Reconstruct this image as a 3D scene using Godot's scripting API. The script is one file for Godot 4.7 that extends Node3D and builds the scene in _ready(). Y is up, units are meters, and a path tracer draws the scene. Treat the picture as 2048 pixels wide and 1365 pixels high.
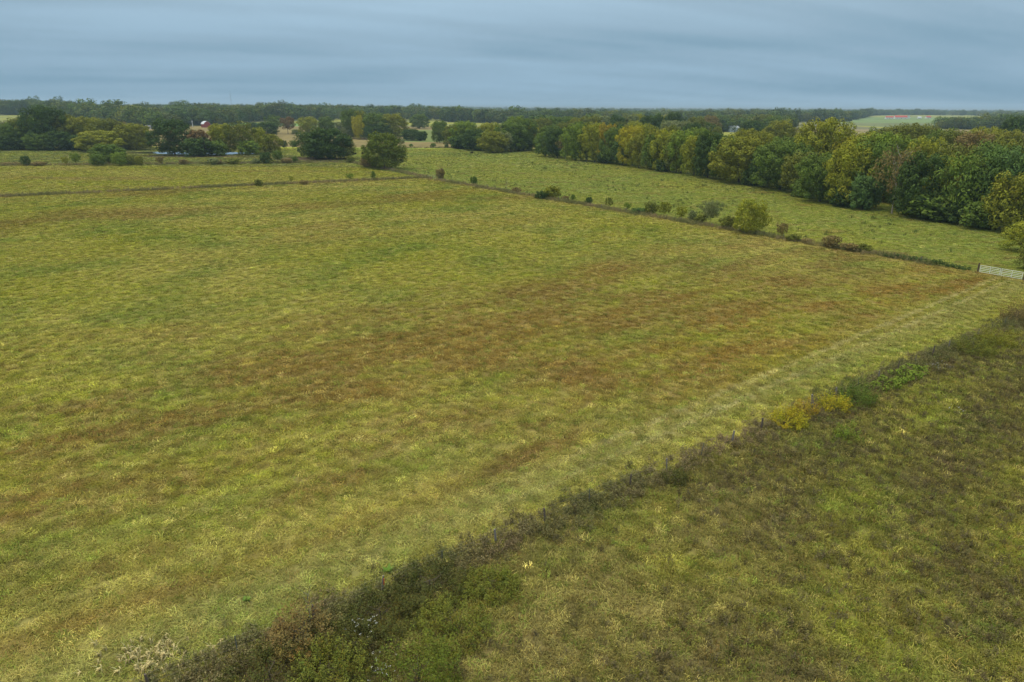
extends Node3D
# A hay field seen from a drone: mown grass, wire fences, pastures, tree lines, far farms.

const EYE := 27.0
const ORIGIN := Vector2(-14.1, -28.2)      # a post of the near fence; s runs along that fence, t into the hay field
const ALONG := Vector2(0.808, -0.589)
const ACROSS := Vector2(-0.589, -0.808)
const FAR_S := 129.3                        # the far fence stands square to the near one here

const TREES := [
	[-316.5, -440.7, 17.5, 17.1, 3, "grey", "grey-green lobed tree, first from left in the left grove", "trees of the grove at the left edge"],
	[-306.3, -431.4, 9.6, 17.5, 0, "dark", "dark green rounded tree, second from left in the left grove", "trees of the grove at the left edge"],
	[-305.5, -436.5, 16.4, 16.9, 0, "green", "mid green rounded tree, third from left in the left grove", "trees of the grove at the left edge"],
	[-304.7, -441.7, 19.0, 17.9, 3, "olive", "olive lobed tree, fourth from left in the left grove", "trees of the grove at the left edge"],
	[-299.4, -442.2, 19.3, 15.6, 1, "bright", "bright green tall oval tree, fifth from left in the left grove", "trees of the grove at the left edge"],
	[-289.6, -432.8, 10.2, 16.8, 0, "green", "mid green rounded tree, sixth from left in the left grove", "trees of the grove at the left edge"],
	[-289.4, -443.1, 26.6, 24.2, 3, "dark", "tallest dark green tree rising out of the grove at the left edge", "trees of the grove at the left edge"],
	[-276.8, -433.9, 11.4, 17.6, 0, "dark", "dark green rounded tree, eighth from left in the left grove", "trees of the grove at the left edge"],
	[-282.1, -449.0, 21.3, 19.0, 1, "olive", "olive tall oval tree, ninth from left in the left grove", "trees of the grove at the left edge"],
	[-265.7, -434.9, 9.7, 15.3, 4, "dark", "dark green low bushy tree, tenth from left in the left grove", "trees of the grove at the left edge"],
	[-273.1, -449.8, 19.9, 19.0, 3, "duskgold", "olive-gold lobed tree, eleventh from left in the left grove", "trees of the grove at the left edge"],
	[-267.0, -455.8, 19.2, 16.1, 1, "ygreen", "yellow-green tall oval tree, twelfth from left in the left grove", "trees of the grove at the left edge"],
	[-248.7, -426.5, 12.1, 26.3, 0, "ygreen", "yellow-green domed tree in front of the left grove", "trees of the grove at the left edge"],
	[-195.9, -341.7, 8.9, 15.2, 0, "green", "dense green tree standing before the yellow-green domed tree near the fence row", "trees of the grove at the left edge"],
	[-252.4, -446.3, 18.9, 19.7, 3, "olive", "olive lobed tree, fifteenth from left in the left grove", "trees of the grove at the left edge"],
	[-247.4, -452.1, 16.1, 14.3, 0, "brown", "brownish rounded tree, sixteenth from left in the left grove", "trees of the grove at the left edge"],
	[-235.4, -442.6, 16.1, 20.3, 3, "duskgold", "olive-gold lobed tree, seventeenth from left in the left grove", "trees of the grove at the left edge"],
	[-241.2, -463.7, 10.6, 10.6, 4, "green", "mid green low bushy tree, eighteenth from left in the left grove", "trees of the grove at the left edge"],
	[-191.0, -399.7, 19.6, 22.5, 0, "dark", "broad dark green oak-like tree standing on the bank before the pond", "trees around the pond"],
	[-172.7, -388.8, 10.3, 16.2, 4, "dark", "dark green low bushy tree, second from left on the pond bank", "trees around the pond"],
	[-175.6, -396.7, 14.7, 14.7, 4, "rust", "tree smothered in rusty red-brown vines beside the dark pond oak", "trees around the pond"],
	[-166.1, -397.4, 8.4, 13.6, 4, "green", "mid green low bushy tree, fourth from left on the pond bank", "trees around the pond"],
	[-167.5, -410.1, 17.1, 16.4, 3, "ygreen", "yellow-green lobed tree, fifth from left on the pond bank", "trees around the pond"],
	[-155.5, -406.7, 18.3, 13.9, 2, "olive", "olive spreading tree, sixth from left on the pond bank", "trees around the pond"],
	[-150.6, -402.8, 8.5, 11.4, 4, "bright", "bright green low bushy tree, seventh from left on the pond bank", "trees around the pond"],
	[-149.5, -416.0, 15.4, 13.0, 3, "ygreen", "yellow-green lobed tree, eighth from left on the pond bank", "trees around the pond"],
	[-145.7, -425.5, 10.9, 13.9, 0, "duskgold", "olive-gold rounded tree, ninth from left on the pond bank", "trees around the pond"],
	[-284.9, -781.9, 8.9, 14.9, 0, "dark", "dark green rounded tree, first from left beyond the pond", "scattered trees beyond the pond"],
	[-222.3, -645.9, 12.5, 20.9, 0, "dark", "dark green rounded tree, second from left beyond the pond", "scattered trees beyond the pond"],
	[-234.9, -703.2, 17.8, 14.5, 2, "green", "mid green spreading tree, third from left beyond the pond", "scattered trees beyond the pond"],
	[-222.1, -704.9, 16.4, 15.5, 2, "rust", "small tree with rust-tipped crown and bare trunk beyond the pond", "scattered trees beyond the pond"],
	[-210.9, -693.8, 5.1, 8.2, 4, "grey", "grey-green low bushy tree, fifth from left beyond the pond", "scattered trees beyond the pond"],
	[-192.6, -672.1, 17.0, 17.8, 3, "ygreen", "yellow-green lobed tree, sixth from left beyond the pond", "scattered trees beyond the pond"],
	[-179.7, -685.7, 16.9, 17.1, 1, "green", "mid green tall oval tree, seventh from left beyond the pond", "scattered trees beyond the pond"],
	[-173.4, -711.6, 11.9, 17.8, 3, "grey", "grey-green lobed tree, eighth from left beyond the pond", "scattered trees beyond the pond"],
	[-140.6, -614.8, 11.9, 13.6, 0, "grey", "grey-green rounded tree, first from left in the tall middle clump", "trees of the tall clump in the middle"],
	[-139.4, -615.0, 24.5, 15.4, 1, "green", "tallest green tree at the left end of the tall middle clump", "trees of the tall clump in the middle"],
	[-129.1, -597.4, 20.3, 11.4, 3, "yellow", "yellow lobed tree, third from left in the tall middle clump", "trees of the tall clump in the middle"],
	[-131.8, -615.9, 24.1, 12.7, 1, "duskgold", "olive-gold tall oval tree, fourth from left in the tall middle clump", "trees of the tall clump in the middle"],
	[-122.2, -598.2, 11.6, 13.2, 0, "blue", "bluish green rounded tree, fifth from left in the tall middle clump", "trees of the tall clump in the middle"],
	[-117.8, -608.0, 21.4, 24.2, 3, "green", "mid green lobed tree, sixth from left in the tall middle clump", "trees of the tall clump in the middle"],
	[-109.8, -599.6, 13.6, 17.7, 0, "dark", "dark green rounded tree, seventh from left in the tall middle clump", "trees of the tall clump in the middle"],
	[-103.1, -609.6, 20.7, 25.1, 0, "duskgold", "olive-gold rounded tree, eighth from left in the tall middle clump", "trees of the tall clump in the middle"],
	[-83.8, -584.7, 9.0, 16.4, 0, "dark", "dark green rounded tree, ninth from left in the tall middle clump", "trees of the tall clump in the middle"],
	[-74.2, -577.2, 8.1, 10.2, 4, "dark", "dark green low bushy tree, tenth from left in the tall middle clump", "trees of the tall clump in the middle"],
	[-109.7, -381.9, 14.2, 13.1, 0, "dark", "dark green rounded tree, first from left in the round dark clump", "trees of the round dark clump"],
	[-102.5, -375.0, 11.7, 11.2, 4, "green", "mid green low bushy tree, second from left in the round dark clump", "trees of the round dark clump"],
	[-96.9, -371.8, 16.1, 23.2, 0, "dark", "broad domed dark olive tree of the round clump by the bare earth", "trees of the round dark clump"],
	[-89.9, -375.9, 12.2, 12.3, 0, "olive", "olive rounded tree, fourth from left in the round dark clump", "trees of the round dark clump"],
	[-57.6, -316.5, 15.7, 17.5, 0, "leaf", "lone full green tree standing on the fence line near the corner", "trees standing alone"],
	[-117.5, -899.3, 17.3, 23.7, 0, "green", "round lone tree in front of the brown ploughed field", "trees standing alone"],
	[-56.2, -547.1, 16.5, 13.7, 1, "green", "upright oval tree left of the cow pasture grove", "trees standing alone"],
	[187.9, -560, 17.8, 19.0, 0, "dark", "dark domed tree right of the white shed", "trees standing alone"],
	[160.0, -430, 20.0, 19.8, 0, "duskgold", "olive domed tree standing clear behind the right wood", "trees standing alone"],
	[102.1, -134.6, 6.4, 8.4, 3, "ygreen", "yellow-tipped tree cut by the right edge above the gate", "trees standing alone"],
	[-39.2, -488.0, 15.4, 17.2, 3, "olive", "olive lobed tree, first from left of the cow grove", "trees of the grove behind the cows"],
	[-33.9, -471.0, 8.9, 18.3, 4, "dark", "dark green low bushy tree, second from left of the cow grove", "trees of the grove behind the cows"],
	[-32.3, -482.6, 17.8, 21.2, 3, "bright", "bright green lobed tree, third from left of the cow grove", "trees of the grove behind the cows"],
	[-24.4, -455.5, 13.2, 16.9, 0, "dark", "dark green rounded tree, fourth from left of the cow grove", "trees of the grove behind the cows"],
	[-18.4, -450.8, 11.3, 14.3, 0, "green", "mid green rounded tree, fifth from left of the cow grove", "trees of the grove behind the cows"],
	[-15.8, -467.0, 16.9, 17.3, 0, "ygreen", "yellow-green rounded tree, sixth from left of the cow grove", "trees of the grove behind the cows"],
	[-12.2, -431.7, 12.8, 16.8, 0, "duskgold", "olive-gold rounded tree, seventh from left of the cow grove", "trees of the grove behind the cows"],
	[-6.2, -436.9, 12.7, 11.6, 1, "grey", "grey-green tall oval tree, eighth from left of the cow grove", "trees of the grove behind the cows"],
	[-1.3, -447.2, 18.0, 19.7, 1, "green", "mid green tall oval tree, ninth from left of the cow grove", "trees of the grove behind the cows"],
	[1.3, -520, 20.4, 18.3, 0, "bright", "bright green rounded tree, tenth from left of the cow grove", "trees of the grove behind the cows"],
	[4.5, -452.8, 10.4, 14.4, 0, "dark", "dark green rounded tree, eleventh from left of the cow grove", "trees of the grove behind the cows"],
	[7.1, -458.2, 20.0, 17.0, 3, "green", "mid green lobed tree, twelfth from left of the cow grove", "trees of the grove behind the cows"],
	[11.2, -469.4, 15.5, 14.9, 3, "yellow", "yellow lobed tree, thirteenth from left of the cow grove", "trees of the grove behind the cows"],
	[14.5, -530, 18.2, 16.8, 0, "olive", "olive rounded tree, fourteenth from left of the cow grove", "trees of the grove behind the cows"],
	[18.8, -403.3, 13.9, 13.5, 1, "green", "mid green tall oval tree, first from left along the right wood edge", "trees along the right wood edge"],
	[24.7, -391.8, 15.9, 14.5, 3, "dark", "dark green lobed tree, second from left along the right wood edge", "trees along the right wood edge"],
	[28.6, -384.4, 12.0, 10.2, 5, "brown", "brownish thin-leaved tree, third from left along the right wood edge", "trees along the right wood edge"],
	[32.9, -373.8, 18.7, 15.2, 3, "bright", "bright green lobed tree, fourth from left along the right wood edge", "trees along the right wood edge"],
	[38.4, -370.7, 16.1, 11.8, 0, "dark", "dark green rounded tree, fifth from left along the right wood edge", "trees along the right wood edge"],
	[42.3, -364.2, 19.4, 16.1, 3, "ygreen", "yellow-green lobed tree, sixth from left along the right wood edge", "trees along the right wood edge"],
	[46.3, -354.7, 6.5, 9.4, 4, "dark", "dark green low bushy tree, seventh from left along the right wood edge", "trees along the right wood edge"],
	[47.7, -358.0, 20.1, 10.1, 1, "gold", "golden tall oval tree, eighth from left along the right wood edge", "trees along the right wood edge"],
	[50.4, -351.8, 17.6, 13.7, 0, "green", "mid green rounded tree, ninth from left along the right wood edge", "trees along the right wood edge"],
	[53.8, -345.8, 12.9, 12.3, 0, "blue", "bluish green rounded tree, tenth from left along the right wood edge", "trees along the right wood edge"],
	[57.0, -340.1, 18.9, 13.9, 3, "yellow", "yellow lobed tree, eleventh from left along the right wood edge", "trees along the right wood edge"],
	[58.9, -328.9, 16.1, 12.3, 3, "duskgold", "olive-gold lobed tree, twelfth from left along the right wood edge", "trees along the right wood edge"],
	[63.1, -323.8, 19.3, 10.9, 1, "duskgold", "olive-gold tall oval tree, thirteenth from left along the right wood edge", "trees along the right wood edge"],
	[63.9, -318.6, 16.0, 11.9, 0, "green", "mid green rounded tree, fourteenth from left along the right wood edge", "trees along the right wood edge"],
	[67.4, -311.3, 18.6, 12.7, 3, "ygreen", "yellow-green lobed tree, fifteenth from left along the right wood edge", "trees along the right wood edge"],
	[66.9, -308.8, 5.5, 8.2, 4, "dark", "dark green low bushy tree, sixteenth from left along the right wood edge", "trees along the right wood edge"],
	[70.7, -304.2, 15.8, 10.8, 0, "olive", "olive rounded tree, seventeenth from left along the right wood edge", "trees along the right wood edge"],
	[72.3, -302.0, 18.3, 11.8, 3, "bright", "bright green lobed tree, eighteenth from left along the right wood edge", "trees along the right wood edge"],
	[75.7, -293.2, 17.4, 11.5, 3, "ygreen", "yellow-green lobed tree, nineteenth from left along the right wood edge", "trees along the right wood edge"],
	[78.6, -282.8, 18.1, 13.6, 0, "dark", "dark green rounded tree, twentieth from left along the right wood edge", "trees along the right wood edge"],
	[82.3, -277.0, 17.2, 11.4, 1, "green", "mid green tall oval tree, twenty-first from left along the right wood edge", "trees along the right wood edge"],
	[85.4, -264.1, 17.0, 21.0, 0, "duskgold", "wide olive domed tree bulging out of the right wood edge", "trees along the right wood edge"],
	[87.2, -253.9, 6.5, 8.2, 4, "dark", "dark green low bushy tree, twenty-third from left along the right wood edge", "trees along the right wood edge"],
	[89.7, -250.8, 14.5, 10.3, 0, "dark", "dark green rounded tree, twenty-fourth from left along the right wood edge", "trees along the right wood edge"],
	[92.6, -241.6, 16.3, 18.2, 3, "green", "mid green lobed tree, twenty-fifth from left along the right wood edge", "trees along the right wood edge"],
	[93.7, -230.2, 14.0, 12.4, 0, "olive", "olive rounded tree, twenty-sixth from left along the right wood edge", "trees along the right wood edge"],
	[92.2, -221.0, 6.2, 8.0, 4, "green", "mid green low bushy tree, twenty-seventh from left along the right wood edge", "trees along the right wood edge"],
	[93.4, -217.3, 8.1, 6.7, 2, "grey", "small grey-green tree with a bare trunk at the right wood edge", "trees along the right wood edge"],
	[93.2, -210.2, 14.5, 14.4, 3, "green", "mid green lobed tree, twenty-ninth from left along the right wood edge", "trees along the right wood edge"],
	[94.3, -199.3, 5.9, 7.2, 4, "dark", "dark green low bushy tree, thirtieth from left along the right wood edge", "trees along the right wood edge"],
	[96.8, -201.5, 17.8, 13.8, 3, "ygreen", "green tree with yellow patches low in the right wood edge", "trees along the right wood edge"],
	[98.0, -193.4, 10.2, 7.7, 4, "blue", "bluish green low bushy tree, thirty-second from left along the right wood edge", "trees along the right wood edge"],
	[101.4, -197.5, 19.3, 12.5, 0, "green", "mid green rounded tree, thirty-third from left along the right wood edge", "trees along the right wood edge"],
	[102.4, -186.1, 18.2, 11.1, 5, "brown", "thin brown dying tree with pale trunk at the right wood edge", "trees along the right wood edge"],
	[106.4, -180.9, 16.4, 13.8, 0, "dark", "dark green rounded tree, thirty-fifth from left along the right wood edge", "trees along the right wood edge"],
	[106.4, -177.5, 7.1, 12.9, 4, "green", "mid green low bushy tree, thirty-sixth from left along the right wood edge", "trees along the right wood edge"],
	[110.9, -177.7, 16.6, 9.0, 3, "ygreen", "yellow-green lobed tree, thirty-seventh from left along the right wood edge", "trees along the right wood edge"],
	[109.7, -171.2, 6.3, 8.7, 4, "dark", "dark green low bushy tree, thirty-eighth from left along the right wood edge", "trees along the right wood edge"],
	[112.3, -171.3, 17.6, 13.1, 3, "green", "mid green lobed tree, thirty-ninth from left along the right wood edge", "trees along the right wood edge"],
	[111.5, -162.5, 6.8, 9.5, 4, "green", "mid green low bushy tree, fortieth from left along the right wood edge", "trees along the right wood edge"],
	[116.9, -166.9, 18.8, 14.1, 3, "blue", "big bluish green tree at the right end of the wood edge", "trees along the right wood edge"],
	[114.4, -157.1, 14.3, 12.1, 0, "duskgold", "olive domed tree in the right corner of the wood edge", "trees along the right wood edge"],
	[22.4, -440, 16.2, 15.5, 0, "green", "mid green rounded tree, first from left in the right wood's second row", "second row of trees in the right wood"],
	[33.4, -445, 18.2, 15.7, 3, "olive", "olive lobed tree, second from left in the right wood's second row", "second row of trees in the right wood"],
	[42.1, -440, 18.7, 15.5, 1, "green", "mid green tall oval tree, third from left in the right wood's second row", "second row of trees in the right wood"],
	[57.7, -400, 18.2, 15.6, 0, "dark", "dark green rounded tree, fourth from left in the right wood's second row", "second row of trees in the right wood"],
	[71.0, -390, 18.8, 13.8, 3, "ygreen", "yellow-green lobed tree, fifth from left in the right wood's second row", "second row of trees in the right wood"],
	[81.5, -370, 17.8, 14.4, 0, "olive", "olive rounded tree, sixth from left in the right wood's second row", "second row of trees in the right wood"],
	[90.3, -350, 17.9, 14.3, 3, "bright", "bright green lobed tree, seventh from left in the right wood's second row", "second row of trees in the right wood"],
	[96.2, -340, 15.9, 10.3, 3, "ygreen", "yellow-green lobed tree, eighth from left in the right wood's second row", "second row of trees in the right wood"],
	[104.7, -320, 18.3, 14.8, 3, "duskgold", "olive-gold lobed tree, ninth from left in the right wood's second row", "second row of trees in the right wood"],
	[108.9, -310, 17.4, 13.8, 3, "duskgold", "olive-gold lobed tree, tenth from left in the right wood's second row", "second row of trees in the right wood"],
	[106.7, -275, 17.4, 12.3, 0, "green", "mid green rounded tree, eleventh from left in the right wood's second row", "second row of trees in the right wood"],
	[110.9, -265, 17.1, 14.2, 0, "green", "mid green rounded tree, twelfth from left in the right wood's second row", "second row of trees in the right wood"],
	[114.7, -262, 23.9, 19.3, 3, "ygreen", "tallest yellow-green tree standing up from the right wood", "second row of trees in the right wood"],
	[122.2, -255, 18.2, 12.8, 3, "yellow", "yellow lobed tree, fourteenth from left in the right wood's second row", "second row of trees in the right wood"],
	[119.1, -240, 19.7, 15.1, 3, "ygreen", "yellow-green lobed tree, fifteenth from left in the right wood's second row", "second row of trees in the right wood"],
	[121.3, -230, 19.9, 17.8, 3, "bright", "bright green lobed tree, sixteenth from left in the right wood's second row", "second row of trees in the right wood"],
	[127.2, -225, 17.1, 12.1, 0, "green", "mid green rounded tree, seventeenth from left in the right wood's second row", "second row of trees in the right wood"],
	[125.3, -215, 19.7, 11.6, 0, "ygreen", "yellow-green rounded tree, eighteenth from left in the right wood's second row", "second row of trees in the right wood"],
	[128.6, -205, 18.7, 13.0, 3, "olive", "olive lobed tree, nineteenth from left in the right wood's second row", "second row of trees in the right wood"],
	[134.5, -200, 19.4, 12.7, 3, "green", "mid green lobed tree, twentieth from left in the right wood's second row", "second row of trees in the right wood"],
	[144.2, -205, 19.6, 13.0, 3, "olive", "olive lobed tree, twenty-first from left in the right wood's second row", "second row of trees in the right wood"],
	[155.8, -340, 17.6, 13.9, 5, "brown", "brownish thin-leaved tree, first from left behind the right wood", "back trees of the right wood"],
	[169.5, -330, 18.4, 14.7, 0, "green", "mid green rounded tree, second from left behind the right wood", "back trees of the right wood"],
	[171.0, -320, 19.9, 17.1, 3, "olive", "olive lobed tree, third from left behind the right wood", "back trees of the right wood"],
	[172.5, -310, 21.2, 17.1, 3, "olive", "olive lobed tree, fourth from left behind the right wood", "back trees of the right wood"],
	[173.1, -300, 20.5, 16.0, 0, "olive", "olive rounded tree, fifth from left behind the right wood", "back trees of the right wood"],
	[171.0, -285, 19.3, 15.2, 0, "green", "mid green rounded tree, sixth from left behind the right wood", "back trees of the right wood"],
	[167.5, -270, 19.4, 14.5, 0, "olive", "olive rounded tree, seventh from left behind the right wood", "back trees of the right wood"],
	[168.5, -260, 19.0, 16.3, 0, "brown", "brownish rounded tree, eighth from left behind the right wood", "back trees of the right wood"],
	[211.8, -320, 19.7, 15.9, 3, "ygreen", "yellow-green lobed tree, ninth from left behind the right wood", "back trees of the right wood"],
	[214.8, -310, 18.8, 16.5, 3, "duskgold", "olive-gold lobed tree, tenth from left behind the right wood", "back trees of the right wood"],
	[295.4, -420, 23.1, 18.5, 0, "dark", "dark green rounded tree, eleventh from left behind the right wood", "back trees of the right wood"],
	[22.7, -560, 18.5, 19.7, 0, "olive", "olive rounded tree, first from left near the white shed", "trees of the wood around the white shed"],
	[33.7, -570, 19.5, 20.0, 0, "green", "mid green rounded tree, second from left near the white shed", "trees of the wood around the white shed"],
	[45.5, -580, 19.8, 21.4, 3, "green", "mid green lobed tree, third from left near the white shed", "trees of the wood around the white shed"],
	[49.8, -540, 19.6, 17.1, 3, "duskgold", "olive-gold lobed tree, fourth from left near the white shed", "trees of the wood around the white shed"],
	[57.3, -540, 20.7, 21.8, 3, "olive", "olive lobed tree, fifth from left near the white shed", "trees of the wood around the white shed"],
	[69.1, -560, 20.9, 21.6, 0, "grey", "grey-green rounded tree, sixth from left near the white shed", "trees of the wood around the white shed"],
	[75.3, -520, 22.4, 12.8, 1, "dark", "dark green tall oval tree, seventh from left near the white shed", "trees of the wood around the white shed"],
	[72.8, -480, 18.4, 11.8, 0, "olive", "olive rounded tree, eighth from left near the white shed", "trees of the wood around the white shed"],
	[91.2, -560, 21.8, 19.7, 0, "grey", "grey-green rounded tree, ninth from left near the white shed", "trees of the wood around the white shed"],
	[83.2, -490, 18.2, 14.7, 3, "ygreen", "yellow-green lobed tree, tenth from left near the white shed", "trees of the wood around the white shed"],
	[104.3, -600, 21.8, 15.8, 3, "ygreen", "yellow-green lobed tree, eleventh from left near the white shed", "trees of the wood around the white shed"],
	[98.3, -520, 21.2, 16.5, 0, "dark", "dark green rounded tree, twelfth from left near the white shed", "trees of the wood around the white shed"],
	[110.3, -540, 23.1, 13.3, 1, "dark", "dark green tall oval tree, thirteenth from left near the white shed", "trees of the wood around the white shed"],
	[126.7, -600, 22.3, 10.5, 3, "yellow", "yellow lobed tree, fourteenth from left near the white shed", "trees of the wood around the white shed"],
	[105.7, -480, 18.8, 19.4, 3, "grey", "grey-green lobed tree, fifteenth from left near the white shed", "trees of the wood around the white shed"],
	[125.2, -560, 23.8, 14.7, 1, "dark", "dark green tall oval tree, sixteenth from left near the white shed", "trees of the wood around the white shed"],
	[115.1, -485, 18.5, 15.4, 3, "grey", "grey-green lobed tree, seventeenth from left near the white shed", "trees of the wood around the white shed"],
	[113.7, -455, 17.5, 13.6, 0, "dark", "dark green rounded tree, eighteenth from left near the white shed", "trees of the wood around the white shed"],
	[142.6, -560, 20.2, 17.7, 0, "olive", "olive rounded tree, nineteenth from left near the white shed", "trees of the wood around the white shed"],
	[176.3, -640, 20.1, 16.8, 0, "brown", "brownish rounded tree, twentieth from left near the white shed", "trees of the wood around the white shed"],
	[136.5, -480, 15.8, 8.5, 3, "olive", "olive lobed tree, twenty-first from left near the white shed", "trees of the wood around the white shed"],
	[275.1, -940, 17.6, 29.5, 0, "green", "mid green rounded tree, twenty-second from left near the white shed", "trees of the wood around the white shed"],
	[288.2, -930, 17.1, 32.4, 0, "olive", "olive rounded tree, twenty-third from left near the white shed", "trees of the wood around the white shed"],
	[304.3, -930, 18.5, 32.4, 0, "green", "mid green rounded tree, twenty-fourth from left near the white shed", "trees of the wood around the white shed"],
	[271.4, -780, 20.4, 27.3, 3, "olive", "olive lobed tree, twenty-fifth from left near the white shed", "trees of the wood around the white shed"],
	[253.2, -700, 19.3, 20.8, 0, "green", "mid green rounded tree, twenty-sixth from left near the white shed", "trees of the wood around the white shed"],
	[192.2, -480, 15.1, 6.8, 5, "brown", "brownish thin-leaved tree, twenty-seventh from left near the white shed", "trees of the wood around the white shed"],
]
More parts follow.
